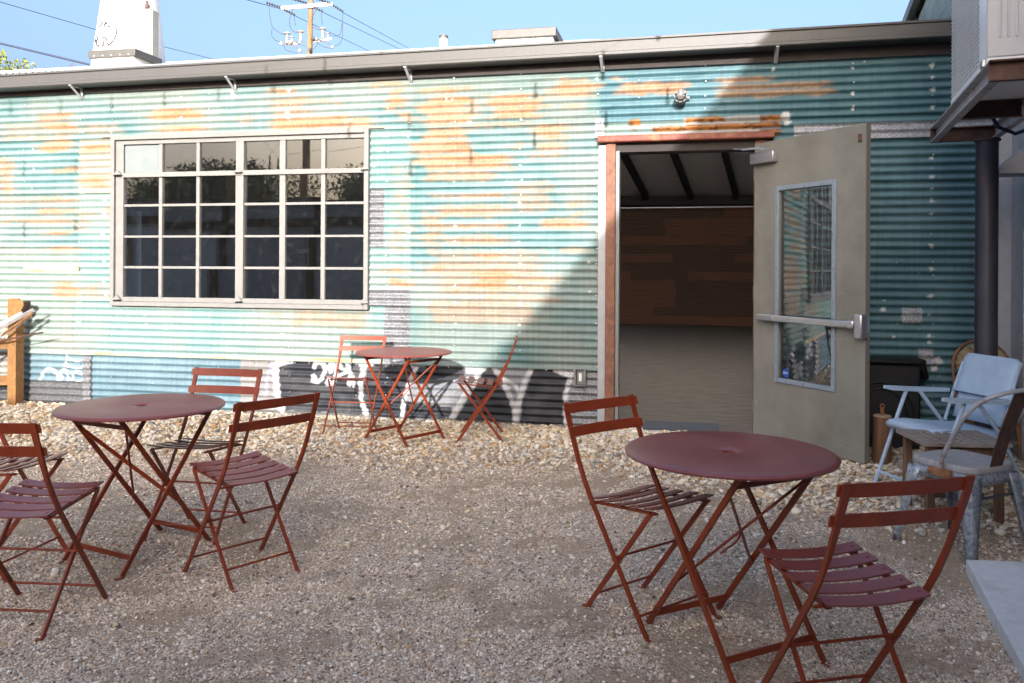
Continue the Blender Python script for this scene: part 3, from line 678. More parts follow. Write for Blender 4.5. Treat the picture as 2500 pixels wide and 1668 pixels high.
# screw heads
b = MB()
def screw(px, py, r=.007):
    u, z = on_wall(px, py); b.lathe([(1e-4,.007),(r*.7,.006),(r,0)], 7, Matrix.Translation((u,-.012,z)) @ Matrix.Rotation(PI/2, 4, 'X'))
for x in (62, 198, 275, 512, 708, 870, 945, 998, 1110, 1272, 1458, 1560, 1722, 2082, 2275):
    for y in range(160, 950, 37):
        yy = y + RNG.uniform(-8, 8)
        if 276 < x < 904 and 330 < yy < 760: continue
        if 1463 < x < 1885 and yy > 270: continue
        screw(x + RNG.uniform(-3, 3), yy + (0 if x > 1400 else 25))
for x in range(620, 1460, 34): screw(x, 866 + x*.026 + RNG.uniform(-3, 3))
for x in range(120, 700, 52): screw(x, 880 + RNG.uniform(-4, 90))
o = b.build('screw_heads', M['alu'], shed); o['kind'] = 'stuff'

# gutter, brackets, roof, eave board
b = MB(); n = 40
gp_ = [(0,0),(-.155,0),(-.165,.008),(-.165,.030),(-.158,.036),(-.158,.115),(-.172,.122),(-.172,.138),(-.160,.138),(-.160,.128),(-.152,.120),(-.152,.036),(-.010,.012),(0,.012)]
pts = []
GZ0 = lambda u: 3.165 + .006*(u+5)
for (v, z) in gp_: pass
us = np.linspace(-14, wu(2440)+.12, 30); vs = []; k = len(gp_)
for u in us: vs += [(u, v-.03, GZ0(u)+z) for v, z in gp_]
fs = [(i*k+q, i*k+(q+1)%k, (i+1)*k+(q+1)%k, (i+1)*k+q) for i in range(len(us)-1) for q in range(k)] + [tuple(range(k)), tuple((len(us)-1)*k+q for q in range(k))]
b.add(vs, fs); gutter = b.build('gutter', M['gutter'], shed, smooth=25)
b = MB(); b.box((-14, -.028, 3.12), (uR-.02, -.012, 3.30)); b.build('eave_board', M['rafter'], shed)
for x, y in ((192,205),(565,190),(993,172),(1460,150),(1881,128)):
    u, z = on_wall(x+12, y+18); g = GZ0(u); b = MB()
    b.box((u-.014,-.030,g-.10), (u+.014,-.018,g+.002)); b.box((u-.014,-.19,g-.006), (u+.014,-.03,g))
    b.bar([(u,-.185,g-.003),(u,-.032,g-.095)], .026, .005); b.build('gutter_bracket', M['zinc'], shed)
RS = math.tan(math.radians(15.5)); RD = 7.0
def roof_slope(name, v0, z0, v1, z1, u0, u1, mt):
    b = MB(); us = np.append(np.arange(u0, u1, .019), u1); vs = []
    for i, u in enumerate(us):
        h = .012*math.cos(2*PI*u/.076)
        vs += [(u, v0, z0+h), (u, v1, z1+h)]
    b.add(vs, [(2*i, 2*i+2, 2*i+3, 2*i+1) for i in range(len(us)-1)]); return b.build(name, mt, shed, smooth=60)
rz_ = lambda v: 3.335+RS*(v+.14)
LIGHTS_U = [(-4.2,-1.9), (-1.4,.8), (1.3,3.4), (3.9,5.6)]       # translucent runs added to the roof only to brighten the dark hall
roof = roof_slope('roof', -.16, 3.318-.02*RS, 1.0, rz_(1.0), -14, uR+2.0, M['roof'])
roof_slope('roof_upper', 6.6, rz_(6.6), RD, rz_(RD), -14, uR+2.0, M['roof'])
ua = -14
for l0, l1 in LIGHTS_U + [(uR+2.0, None)]:
    roof_slope('roof_sheet', 1.0, rz_(1.0), 6.6, rz_(6.6), ua, l0, M['roof'])
    if l1 is None: break
    roof_slope('added_daylight_sheet', 1.0, rz_(1.0), 6.6, rz_(6.6), l0, l1, M['translucent']); ua = l1
roof_slope('roof_back_slope', RD, 3.32+RS*(RD+.14), 14.2, 3.318, -14, uR+2.0, M['roof'])
b = MB(); b.bar([(-14, RD, 3.335+RS*(RD+.14)), (uR+2, RD, 3.335+RS*(RD+.14))], .02, .3, Vector((0,0,1))); b.build('ridge_cap', M['roof'], shed)

# end and back walls, floor, ceiling: the dark hall seen through doorway and window
b = MB(); b.box((-14.1,.02,-.05),(-14.0,14.0,3.4)); b.prism([(-14.1,.02,3.4),(-14.1,14,3.4),(-14.1,7,5.3)], (.1,0,0))
b.build('end_wall', M['wingwall'], shed)
b = MB(); b.box((uR+1.9,.02,-.05),(uR+2.0,14.0,3.4)); b.prism([(uR+1.9,.02,3.4),(uR+1.9,14,3.4),(uR+1.9,7,5.3)], (.1,0,0)); b.build('end_wall', M['wingwall'], shed)
b = MB(); b.box((-13.9,.06,-.10),(uR+1.9,13.9,.004)); floor = b.build('concrete_floor', M['floor'], shed)
b = MB()
WZ0, WZ1 = 1.0, 2.68
for a0, a1, c0, c1 in ((-13.9, WX0, .004, 3.2), (WX1, wu(1480), .004, 3.2), (wu(1842), uR, .004, 3.2), (WX0, WX1, .004, WZ0), (WX0, WX1, WZ1, 3.2), (wu(1480), wu(1842), 2.50, 3.2)):
    b.box((a0, .05, c0), (a1, .075, c1))
b.build('inner_lining', M['inwall'], shed)
bw = MB(); bw.box((-13.9, 13.8, .004), (-6.3, 13.9, 3.3)); bw.box((-1.3, 13.8, .004), (uR+1.9, 13.9, 3.3)); bw.box((-6.3, 13.8, 3.0), (-1.3, 13.9, 3.3)); bw = bw.build('interior_back_wall', M['inwall'], shed)  # gap between the two stretches is added, out of view, to light the hall
pk = MB(); pk.box((-.5,-.012,-.5),(.5,.012,.5)); pm = [pk.mesh('plank', M['plank'], 0), pk.mesh('plank', M['plank2'], 0)]
pr = random.Random(5)
for i in range(14):
    u = -1.29; z = .02 + i*.222
    while u < 4.0:
        l = pr.uniform(.9, 2.6); p = bpy.data.objects.new('plank', pm[0 if pr.random() < .62 else 1]); link(p, bw)
        p.location = (u+l/2, 13.785 + pr.uniform(-.006, .006), z+.108); p.scale = (l-.008, 1, .214); u += l
ce = MB()
cz_ = lambda v: 3.28+RS*v-.02
def cpiece(u0, u1, v0, v1): ce.prism([(u0,v0,cz_(v0)),(u1,v0,cz_(v0)),(u1,v1,cz_(v1)),(u0,v1,cz_(v1))], (0,0,-.01))
cpiece(-13.9, uR+1.9, .08, 1.0); cpiece(-13.9, uR+1.9, 6.6, RD)
ua = -13.9
for l0, l1 in LIGHTS_U + [(uR+1.9, None)]: cpiece(ua, l0, 1.0, 6.6); ua = l1
ce.prism([(-13.9,RD,cz_(RD)),(uR+1.9,RD,cz_(RD)),(uR+1.9,13.85,3.24),(-13.9,13.85,3.24)], (0,0,-.01))
ce = ce.build('ceiling', M['ceil'], shed, smooth=0)
rb = MB(); rb.prism([(-.56, RD, 3.25+RS*RD), (-.44, RD, 3.25+RS*RD), (.56, 13.5, 3.28), (.44, 13.5, 3.28)], (0,0,-.16)); rbm = rb.mesh('rafter', M['rafter'], 0)
for u in np.arange(-3.2, 8.2, 1.08):
    p = bpy.data.objects.new('rafter', rbm); link(p, ce); p.location = (u, 0, 0)
b = MB(); b.box((-13.9, 13.55, 3.0), (uR+1.9, 13.75, 3.2)); b.build('wall_beam', M['rafter'], shed)
b = MB(); b.box((-4, 13.52, 2.93), (uR+1.8, 13.54, 2.945)); b.build('conduit', M['alu'], shed)

# window
win = bpy.data.objects.new('window', None); link(win, shed); win.location = (0, 0, 0)
cols = [(305,390),(398,481),(489,579),(598,684),(698,785),(795,891)]
cu = [(on_wall(a, 540)[0], on_wall(c, 540)[0]) for a, c in cols]
rz = [(2.312,2.592),(2.003,2.266),(1.694,1.978),(1.393,1.672),(1.088,1.368)]
b = MB(); FO = .055
b.box((WX0,-FO,WZ0),(WX0+.045,.02,WZ1)); b.box((WX1-.045,-FO,WZ0),(WX1,.02,WZ1))
b.box((WX0+.045,-FO,WZ1-.045),(WX1-.045,.02,WZ1)); b.box((WX0+.045,-FO-.004,WZ0),(WX1-.045,.02,WZ0+.042))
b.build('outer_frame', M['frame'], win, bevel=.004)
def member(a, c, nm, out=-.020, back=.012):
    m_ = MB(); m_.box((a[0], out, a[1]), (c[0], back, c[1])); return m_.build(nm, M['frame'], win, bevel=.003)
xL, xR = WX0+.045, WX1-.045
member((xL, 1.043), (cu[0][0], 2.635), 'sash_stile', -.026); member((cu[5][1], 1.043), (xR, 2.635), 'sash_stile', -.026)
member((cu[0][0], rz[0][1]), (cu[5][1], 2.635), 'sash_rail', -.026); member((cu[0][0], 1.043), (cu[5][1], rz[4][0]), 'sash_rail', -.026)
member((cu[0][0], rz[1][1]), (cu[5][1], rz[0][0]), 'transom_bar', -.040)
mid = (cu[2][1]+cu[3][0])/2
member((cu[2][1], rz[4][0]), (cu[3][0], rz[1][1]), 'centre_mullion', -.034); member((cu[2][1], rz[0][0]), (cu[3][0], rz[0][1]), 'centre_mullion', -.030)
for k in (0, 1, 3, 4):
    for lo, hi in ((rz[4][0], rz[1][1]), (rz[0][0], rz[0][1])): member((cu[k][1], lo), (cu[k+1][0], hi), 'muntin', -.018)
for r in range(1, 4):
    for k in range(6): member((cu[k][0], rz[r+1][1]), (cu[k][1], rz[r][0]), 'glazing_bar', -.0155)
for r, (a, c) in enumerate(rz):
    for k, (p, q) in enumerate(cu):
        g = MB(); tl = RNG.uniform(-.0022, .0022, 2); tl = (tl[0], tl[1], tl[1]+tl[0]*.6, tl[0]+tl[0]*.6)
        if r == 0 and k == 0:
            uu = np.arange(p, q, .004); vs = []
            for i, u in enumerate(uu): vs += [(u, .004 - (.003 if i % 3 == 0 else 0), a), (u, .004 - (.003 if i % 3 == 0 else 0), c)]
            g.add(vs, [(2*i, 2*i+2, 2*i+3, 2*i+1) for i in range(len(uu)-1)]); g.build('pane', M['ribbed'], win, smooth=60)['label'] = 'ribbed translucent pane'
        else:
            g.add([(p-.002, .004+tl[0], a-.002), (q+.002, .004+tl[1], a-.002), (q+.002, .004+tl[2], c+.002), (p-.002, .004+tl[3], c+.002)], [(0,1,2,3)]); g.build('pane', M['glass'], win, smooth=0)
for u, z in ((cu[0][0]-.05, 2.29), (mid, 2.29), (cu[5][1]+.02, 2.29), (cu[0][0]-.05, 1.06), (mid, 1.06), (cu[5][1]+.02, 1.06)):
    h = MB(); h.prism([(u-.045,-.05,z),(u+.045,-.05,z),(u,-.05,z+.055)], (0,-.006,0)); h.prism([(u-.045,-.05,z),(u+.045,-.05,z),(u+.03,-.085,z),(u-.03,-.085,z)], (0,0,.006)); h.build('hinge', M['frame'], win)

# doorway: lintel, jambs, threshold, door mat
lt = MB(); lt.box((wu(1459), -.10, 2.478), (wu(1888), .10, 2.535)); lt.build('lintel', M['rustlintel'], shed, bevel=.012)
lt = MB(); lt.box((wu(1476), -.02, 2.40), (wu(1850), .16, 2.476)); lt.build('door_head', M['rafter'], shed)
j = MB(); j.box((wu(1461), -.030, .0), (wu(1480)-.002, .02, 2.468)); j.build('jamb_trim', M['whitetrim'], shed, bevel=.004)
j = MB(); j.box((wu(1480), -.055, .0), (wu(1503), .10, 2.470)); j.build('jamb', M['rustframe'], shed, bevel=.006)
j = MB(); j.box((wu(1503)+.001, -.03, .0), (wu(1512), .10, 2.41)); j.build('door_stop', M['plastic_grey'], shed, bevel=.003)
j = MB(); j.box((wu(1842), -.035, .0), (wu(1880), .12, 2.470)); j.build('jamb', M['rustframe'], shed, bevel=.006)
j = MB(); j.box((wu(1480), -.30, -.06), (wu(1880), .07, .006)); j.build('threshold', M['concrete'], shed, bevel=.01)

# a few dry leaves blown onto the gravel
lr = np.random.default_rng(12); b = MB()
for k in range(34):
    y_ = lr.uniform(1.9, 6.6); x_ = lr.uniform(-.6, .6)*y_; a_ = lr.uniform(0, 6.28); L_ = lr.uniform(.012, .024); z_ = float(ground_z(x_, y_)) + .008
    c_, s_ = math.cos(a_), math.sin(a_); tp = lr.uniform(-.006, .010, 4)
    pt_ = [(-L_,0,tp[0]),(-.2*L_,.45*L_,tp[1]),(L_,0,tp[2]),(-.1*L_,-.42*L_,tp[3])]
    b.add([(x_+c_*p-s_*q, y_+s_*p+c_*q, z_+r_) for p, q, r_ in pt_], [(0,1,2,3)])
M['dryleaf'] = mat('dry_leaf', (.20,.11,.05), .8, 0, .3, 4)
o = b.build('fallen_leaves', M['dryleaf'], None, smooth=0); tag(o, kind='stuff')

# ------------------------------------------------------------------ the open door (part of the building)
HX = Vector((2.01, 6.80, 0)); FX = HX + Vector((.427,-.904,0))*1.131
DW = (FX-HX).length; DM = Matrix.Translation(HX) @ Matrix.Rotation(math.atan2(FX.y-HX.y, FX.x-HX.x), 4, 'Z')
DMI = DM.inverted()
def on_door(px, py, out=0.0):
    r = ray(px, py); o = DMI @ Vector((0, 0, CAMZ)); d = DMI.to_3x3() @ r
    t = (-out - o.y)/d.y; p = o + d*t; return p.x, p.z
DT = .045; DZ0, DZ1 = .022, 2.43
gx0 = (on_door(1903,460)[0] + on_door(1901,925)[0])/2; gx1 = (on_door(2033,445)[0] + on_door(2031,950)[0])/2
gz1 = on_door(1970,458)[1]; gz0 = on_door(1965,933)[1]
b = MB(); b.box((0,0,DZ0),(gx0,DT,DZ1)); b.box((gx1,0,DZ0),(DW,DT,DZ1)); b.box((gx0,0,DZ0),(gx1,DT,gz0)); b.box((gx0,0,gz1),(gx1,DT,DZ1))
door = b.build('door', M['doorpaint'], shed, matrix=WMI @ DM)
b = MB(); b.box((DW,.0015,DZ0+.001),(DW+.002,DT-.0015,DZ1-.001)); b.build('door_edge', M['dooredge'], door)
fw = .036
b = MB(); b.box((gx0-fw,-.012,gz0-fw),(gx0,.005,gz1+fw)); b.box((gx1,-.012,gz0-fw),(gx1+fw,.005,gz1+fw)); b.box((gx0,-.012,gz0-fw),(gx1,.005,gz0)); b.box((gx0,-.012,gz1),(gx1,.005,gz1+fw))
b.build('glazing_frame', M['bluegrey'], door, bevel=.003)
b = MB()
for k in range(6):
    for x_ in (gx0-fw/2, gx1+fw/2): b.ball((x_,-.013,gz0+(gz1-gz0)*(k+.5)/6), .004, 6, 4)
for k in range(3):
    for z_ in (gz0-fw/2, gz1+fw/2): b.ball((gx0+(gx1-gx0)*(k+.5)/3,-.013,z_), .004, 6, 4)
b.build('screws', M['darkmetal'], door)['kind'] = 'stuff'
b = MB(); b.add([(gx0,.02,gz0),(gx1,.02,gz0),(gx1,.02,gz1),(gx0,.02,gz1)], [(0,1,2,3)]); b.build('pane', M['door_glass'], door, smooth=0)
b = MB()
for k in range(-60, 60):   # the wire mesh cast into the glass
    for sgn in (1, -1):
        x0 = gx0 + k*.026; p0 = Vector((x0, .022, gz0)); L_ = (gz1-gz0); p1 = Vector((x0+sgn*L_*.55, .022, gz1))
        # clip to the pane
        t0, t1 = 0.0, 1.0; dx = p1.x-p0.x
        ta, tb = (gx0-p0.x)/dx, (gx1-p0.x)/dx
        if ta > tb: ta, tb = tb, ta
        t0, t1 = max(t0, ta), min(t1, tb)
        if t1-t0 < .01: continue
        a, c = p0.lerp(p1, t0), p0.lerp(p1, t1); b.bar([a, c], .0005, .0005, Vector((0,1,0)))
b.build('wire_mesh', M['dirtybars'], door, smooth=0)['kind'] = 'stuff'
bz = on_door(1900, 778, .06)[1]; bx0 = on_door(1848, 776, .06)[0]; bx1 = on_door(2070, 786, .06)[0]
b = MB(); b.box((bx0,-.072,bz-.024),(gx0+.0,-.030,bz+.024)); b.box((bx0+.01,-.03,bz-.02),(gx0-.03,-.001,bz+.02)); b.build('panic_bar_housing', M['alu'], door, bevel=.006)
b = MB(); b.box((gx0+.003,-.076,bz-.027),(bx1,-.034,bz+.023)); b.build('panic_bar', M['alu'], door, bevel=.008)
b = MB(); b.box((bx1,-.085,bz-.032),(bx1+.065,-.001,bz+.030)); b.box((bx1+.055,-.07,bz-.10),(bx1+.125,-.001,bz+.075)); b.build('latch_case', M['alu'], door, bevel=.012)
b = MB(); b.box((DW+.001,.008,bz-.055),(DW+.004,.037,bz+.055)); b.build('strike_plate', M['bluegrey'], door)
c0x, c0z = on_door(1838, 384, .05); c1x, c1z = on_door(1898, 366, .05)
b = MB(); b.prism([(.0,-.001,2.255),(.27,-.001,2.255),(.27,-.001,2.345),(.0,-.001,2.345)], (0,-.055,0)); b.build('door_closer', M['alu'], door, bevel=.006)
b = MB(); hd = DMI @ (WM @ Vector((wu(1788), -.02, 2.405)))
b.bar([(.18,-.06,2.36),(.12,-.07,2.378),(-.04,-.10,2.384)], .016, .005, Vector((0,0,1))); b.bar([(-.04,-.10,2.388), hd], .016, .005, Vector((0,0,1))); b.tube([(.18,-.035,2.34),(.18,-.035,2.37)], .010, 8); b.build('closer_arm', M['alu'], door)
mx, mz = on_door(2101, 337); b = MB(); b.box((mx-.014,-.012,mz-.028),(mx+.014,-.0005,mz+.028)); b.build('magnet_contact', M['rustdark'], door, bevel=.003)
sx, sz = on_door(1918, 911, -.017); b = MB(); b.lathe([(1e-4,0),(.036,0),(.036,.0012),(1e-4,.0012)], 8, Matrix.Translation((sx,.0185,sz)) @ Matrix.Rotation(PI/2, 4, 'X')); stk = b.build('sticker', M['sticker'], door)
def text_mesh(txt, size, mt, name, parent, matrix, ext=.0006):
    cu_ = bpy.data.curves.new(name, 'FONT'); cu_.body = txt; cu_.size = size; cu_.align_x = 'CENTER'; cu_.align_y = 'CENTER'; cu_.extrude = ext
    tmp = bpy.data.objects.new('tmp_text', cu_); COL.objects.link(tmp); dg = bpy.context.evaluated_depsgraph_get(); dg.update()
    me_ = bpy.data.meshes.new_from_object(tmp.evaluated_get(dg)); bpy.data.objects.remove(tmp); bpy.data.curves.remove(cu_)
    me_.materials.clear(); me_.materials.append(mt); o_ = bpy.data.objects.new(name, me_); link(o_, parent); o_.matrix_local = matrix; return o_
text_mesh('ADT', .026, M['stickerwhite'], 'lettering', stk, Matrix.Translation((sx,.0164,sz)) @ Matrix.Rotation(PI/2, 4, 'X'))
for z in (.25, 1.2, 2.18):
    b = MB(); b.tube([(-.012,.010,z-.055),(-.012,.010,z+.055)], .009, 8); b.build('hinge', M['dooredge'], door)

# small fittings on the wall and at the doorway
u, z = on_wall(1662, 243)
wl = empty('wall_lamp', 'round caged bulkhead lamp on the teal wall above the doorway', 'lamp', WM @ Matrix.Translation((u, -.012, z)))
R90 = Matrix.Rotation(PI/2, 4, 'X')                     # lathe axis +z -> -y (out of the wall)
b = MB(); b.lathe([(1e-4,0),(.052,0),(.052,.02),(.045,.03),(.045,.05),(.050,.055),(.050,.065),(.044,.07),(.044,.085),(.049,.09),(.049,.10),(.045,.105)], 20, R90); b.build('housing', M['plastic_grey'], wl)
b = MB(); b.lathe([(.040,.10),(.040,.14),(.030,.165),(1e-4,.175)], 18, R90); b.build('globe', M['lampglass'], wl)
b = MB()
for a in range(4):
    q = a*PI/4+.4; c_, s_ = math.cos(q), math.sin(q)
    b.tube([(r*c_, -y_, r*s_) for r, y_ in ((-.050,.10),(-.050,.145),(-.034,.182),(0,.192),(.034,.182),(.050,.145),(.050,.10))], .0035, 6, Vector((-s_,0,c_)))
b.lathe([(.047,.13),(.053,.13),(.053,.137),(.047,.137),(.047,.13)], 20, R90); b.build('wire_guard', M['plastic_grey'], wl)
b = MB(); b.tube([(.045,-.03,0),(.075,-.03,0)], .013, 8); b.build('conduit_plug', M['alu'], wl)
u, z = on_wall(1418, 920)
ob = empty('outlet_box', 'grey weatherproof outlet box on the zinc sheet beside the doorway', 'outlet box', WM @ Matrix.Translation((u, -.014, z)))
b = MB(); b.box((-.05,-.05,-.075),(.05,0,-.068)); b.box((-.05,-.05,.068),(.05,0,.075)); b.box((-.05,-.05,-.068),(-.036,0,.068)); b.box((.036,-.05,-.068),(.05,0,.068)); b.box((-.036,-.008,-.068),(.036,0,.068)); b.build('box', M['plastic_grey'], ob, bevel=.004)
b = MB(); b.box((-.030,-.022,-.06),(.030,-.0085,.06)); b.build('cover', M['plastic_grey'], ob, bevel=.003)
b = MB(); b.box((-.012,-.030,-.035),(.012,-.0225,.035)); b.build('socket', M['white'], ob, bevel=.003)
p = Vector(on_ground(1640, 1045, .01)); q = WMI @ p
b = MB(); b.box((wu(1572), -.02, .010), (wu(1760), .36, .020)); dm_ = b.build('door_mat', M['mat'], None, matrix=WM); tag(dm_, 'dark grey door mat lying in the doorway', 'mat')

# ------------------------------------------------------------------ tall building on the right, its eave shades the yard
RA = math.atan2(1.0, .36); RM = Matrix.Translation((1.628, 0, 0)) @ Matrix.Rotation(RA, 4, 'Z')
tall = empty('tall_building', 'tall corrugated metal building along the right edge, its eave above the low roof', 'building', RM)
M['rbzinc'] = mat('aged_zinc_wall', (.26,.27,.29), .55, .3, .15, 5)
M['rbteal'] = mat('pale_teal_wall', (.36,.46,.47), .6, 0, .2, 3, col2=(.24,.17,.13), c2scale=2.2, c2lo=.58, c2hi=.7, stretch=(.5,1,3))
EH = 5.30
def long_sheet(x0, x1, z0, z1, mt, parent, y=0.0, name='corrugated_sheet'):
    nz = max(6, int((z1-z0)/CP*8)); zs = np.linspace(z0, z1, nz); b = MB(); vs = []
    for z in zs: vs += [(x0, y+.009*math.cos(2*PI*z/CP), z), (x1, y+.009*math.cos(2*PI*z/CP), z)]
    b.add(vs, [(2*i, 2*i+1, 2*i+3, 2*i+2) for i in range(nz-1)]); return b.build(name, mt, parent, smooth=70)
for k, (x0, x1) in enumerate(((-20,-12),(-12,-6),(-6,-1),(-1,3),(3,6.2),(6.2,10),(10,16),(16,24))):
    for r in range(6): long_sheet(x0, x1, r*.86-.05, r*.86+.82 if r == 5 else r*.86+.815, M['rbteal'] if x0 > 6 else M['rbzinc'], tall, .002*((k+r) % 2))
b = MB(); b.box((-20,-9,-.05),(24,-.03,EH)); b.build('core_wall', M['inwall'], tall)
b = MB(); b.prism([(-20.3,.05,EH),(-20.3,-4.5,EH+1.5),(-20.3,-9.3,EH)], (44.6,0,0)); b.build('roof', M['roof'], tall)
b = MB(); b.box((-20.3,.052,EH-.14),(24.3,.156,EH+.004)); b.build('gutter', M['gutter'], tall, bevel=.01)
b = MB(); b.box((-20,.012,EH-.06),(24,.05,EH-.03)); b.build('soffit', M['rafter'], tall)
for x in (9.5, 11.2, 13.0, 15.0):
    b = MB(); b.box((x-.02,.012,EH-.30),(x+.02,.03,EH-.065)); b.bar([(x,.03,EH-.28),(x,.13,EH-.15)], .03, .02); b.build('eave_bracket', M['whitetrim'], tall)
# corner flashing where the two walls meet
uc = wu(2474); cpt = RM.inverted() @ W(uc, 0, 0)
b = MB(); b.box((wu(2427), -.028, 0.0), (uc-.01, -.022, 3.16)); b.box((uc-.012,-.028,0),(uc-.004,-.10,3.16)); b.build('corner_flashing', M['zinc'], shed)
b = MB(); b.box((cpt.x-.42, .014, 0), (cpt.x-.04, .020, 3.1)); b.build('corner_flashing', M['zinc'], tall)
b = MB(); hp = RM.inverted() @ at_depth(2496, 392, 5.75); hx = hp.x
b.prism([(hx-.14,.012,hp.z-.10),(hx-.14,.30,hp.z-.10),(hx-.14,.24,hp.z-.02),(hx-.14,.012,hp.z+.16)], (.28,0,0)); hood = b.build('vent_hood', M['zinc'], None, matrix=RM)
tag(hood, 'small grey metal hood on the right wall beside the steel pipe', 'vent')

# workshop behind the camera: shades the yard floor and shows in the window glass
rear = empty('rear_workshop', 'low grey metal workshop closing the yard on the side behind the viewer', 'building', Matrix.Translation((0,-3.0,0)) @ Matrix.Rotation(-TH, 4, 'Z'))
RH = 2.95
b = MB(); b.box((-26,-5,-.05),(1.0,-.02,RH-.02)); b.build('wall', M['wingwall'], rear)
b = MB(); b.prism([(-26.3,.25,RH),(-26.3,-2.5,RH+.05),(-26.3,-5.3,RH)], (27.4,0,0)); b.build('roof', M['roof'], rear)
for k in range(11):
    x = -25.6 + k*2.4
    d_ = MB(); d_.box((x+.12,-.018,.15),(x+2.2,.012,2.25)); d_.build('wall_panel', M['acgrey'] if k % 3 else M['wingwall'], rear)
    d_ = MB(); d_.box((x-.06,.02,-.05),(x+.06,.14,RH-.03)); d_.build('porch_post', M['wood_pole'] if k % 4 == 1 else M['rafter'], rear)
d_ = MB(); d_.box((-26,.02,2.32),(1.0,.13,2.5)); d_.build('porch_beam', M['rafter'], rear)
# string lights that cross the yard above the picture; their bulbs shade the wall
def string(name, label, tgt, Y, gp='festoon strings over the yard'):
    pts = []
    for x, y in tgt:
        u, z = on_wall(x, y); q = W(u, -.01, z); t = (q.y - Y)/LIGHT.y; pts.append(q - LIGHT*t)
    e = empty(name, label, 'string lights', Matrix.Translation(pts[0]), gp); inv = Matrix.Translation(-pts[0])
    d0 = (pts[0]-pts[1])*6 + Vector((0,0,.1)); d1 = (pts[-1]-pts[-2])*6 + Vector((0,0,.2))
    line = [pts[0]+d0] + [p_ + Vector((0,0,.115)) for p_ in pts] + [pts[-1]+d1]
    b = MB(); b.tube([inv @ p_ for p_ in line], .0022, 5); b.build('cable', M['wire'], e)
    for p_ in pts:
        b = MB(); b.lathe([(1e-4,-.045),(.014,-.036),(.021,-.016),(.020,0),(.011,.03),(.010,.045)], 10, Matrix.Translation(inv @ p_)); b.build('bulb', M['bulb'], e)
        b = MB(); b.lathe([(1e-4,.045),(.012,.045),(.012,.09),(.006,.115),(1e-4,.115)], 8, Matrix.Translation(inv @ p_)); b.build('socket', M['wire'], e)
string('string_lights', 'string of small bulbs over the yard, the one whose shadows run under the gutter', [(27,272),(149,268),(274,262),(402,250),(534,238),(669,216),(809,197),(945,150)], 3.6)
string('string_lights', 'string of small bulbs over the yard, the one whose shadows fall between window and doorway', [(60,570),(185,412),(855,330),(1000,306),(1153,268),(1308,230),(1472,184),(1602,119)], 4.2)
string('string_lights', 'string of small bulbs over the yard, the one whose shadows fall lowest on the wall', [(60,420),(185,555),(1003,420),(1150,390),(1305,350),(1480,300),(1630,246)], 4.8)

# ------------------------------------------------------------------ steel pipe, platform, air conditioner
TQ = Vector((.3387,.9409,0))
PM = Matrix.Translation((2.90, 5.63, 0)) @ Matrix.Rotation(RA, 4, 'Z')
plat = empty('equipment_platform', 'rusty steel channel platform on a dark pipe post at the right', 'platform', PM)
b = MB(); b.tube([(.10,-.335,-.05),(.10,-.335,2.288)], .0705, 24); b.build('pipe_post', M['pole'], plat)
ZB, ZT = 2.29, 2.39
def channel(a, c, mt, nm, open_dir):
    """C channel between two points, flanges towards open_dir"""
    a = Vector(a); c = Vector(c); o_ = Vector(open_dir)*.045; b = MB(); h = ZT-ZB
    for z0, z1, d_ in ((ZB, ZB+.008, o_), (ZT-.008, ZT, o_)):
        b.prism([a+Vector((0,0,z0)), c+Vector((0,0,z0)), c+d_+Vector((0,0,z0)), a+d_+Vector((0,0,z0))], (0,0,z1-z0))
    w_ = o_.normalized()*.007
    b.prism([a+Vector((0,0,ZB+.008)), c+Vector((0,0,ZB+.008)), c+w_+Vector((0,0,ZB+.008)), a+w_+Vector((0,0,ZB+.008))], (0,0,h-.016)); return b.build(nm, mt, plat, smooth=0)
channel((-1.80,-.038,0), (.17,-.038,0), M['beamgrey'], 'beam', (0,1,0))
channel((-1.80,-.402,0), (.17,-.402,0), M['beamgrey'], 'beam', (0,1,0))
channel((-1.80,.007,0), (-1.80,-.40,0), M['rustdark'], 'crossbeam', (-1,0,0))
channel((.172,.007,0), (.172,-.40,0), M['rustdark'], 'crossbeam', (-1,0,0))
channel((-.75,-.045,0), (-.75,-.357,0), M['rustdark'], 'crossbeam', (-1,0,0))
b = MB(); b.box((-1.80,-.80,ZB+.004),(-1.72,-.405,ZT-.004)); b.build('crossbeam', M['rustdark'], plat)
b = MB(); b.lathe([(.072,2.276),(.085,2.276),(.085,2.2895),(.072,2.2895)], 20, Matrix.Translation((.10,-.335,0))); b.build('weld_collar', M['rustdark'], plat)
ac = empty('air_conditioner', 'white outdoor air conditioner unit on the steel platform at the top right', 'air conditioner', PM @ Matrix.Translation((0,0,ZT+.002)))
AX0, AX1, AY0, AY1, AH = -1.76, -.70, -.37, .005, 1.25
b = MB(); b.box((AX0,AY0,.03),(AX0+.02,AY1,AH)); b.build('end_panel', M['acgrey'], ac, bevel=.006)
b = MB(); b.box((AX0+.022,AY1-.012,.03),(AX0+.20,AY1,AH)); b.box((AX0+.022,AY0,.03),(AX1,AY0+.015,AH)); b.build('casing', M['acwhite'], ac, bevel=.006)
b = MB(); b.box((AX0,AY0,0),(AX1,AY1,.028)); b.build('base_pan', M['acwhite'], ac, bevel=.004)
b = MB(); b.box((AX0,AY0,AH+.002),(AX1,AY1,AH+.03)); b.build('top_panel', M['acwhite'], ac, bevel=.006)
b = MB(); b.box((AX0+.21,AY1-.05,.032),(AX1-.002,AY1-.02,AH)); b.build('coil_fins', M['acdark'], ac)
b = MB(); b.box((AX1-.012,AY0+.02,.032),(AX1,AY1-.06,AH)); b.build('far_panel', M['acwhite'], ac)
b = MB()
for k in range(17): x = AX0+.215+k*(AX1-AX0-.22)/16; b.box((x-.003,AY1-.010,.032),(x+.003,AY1-.004,AH))
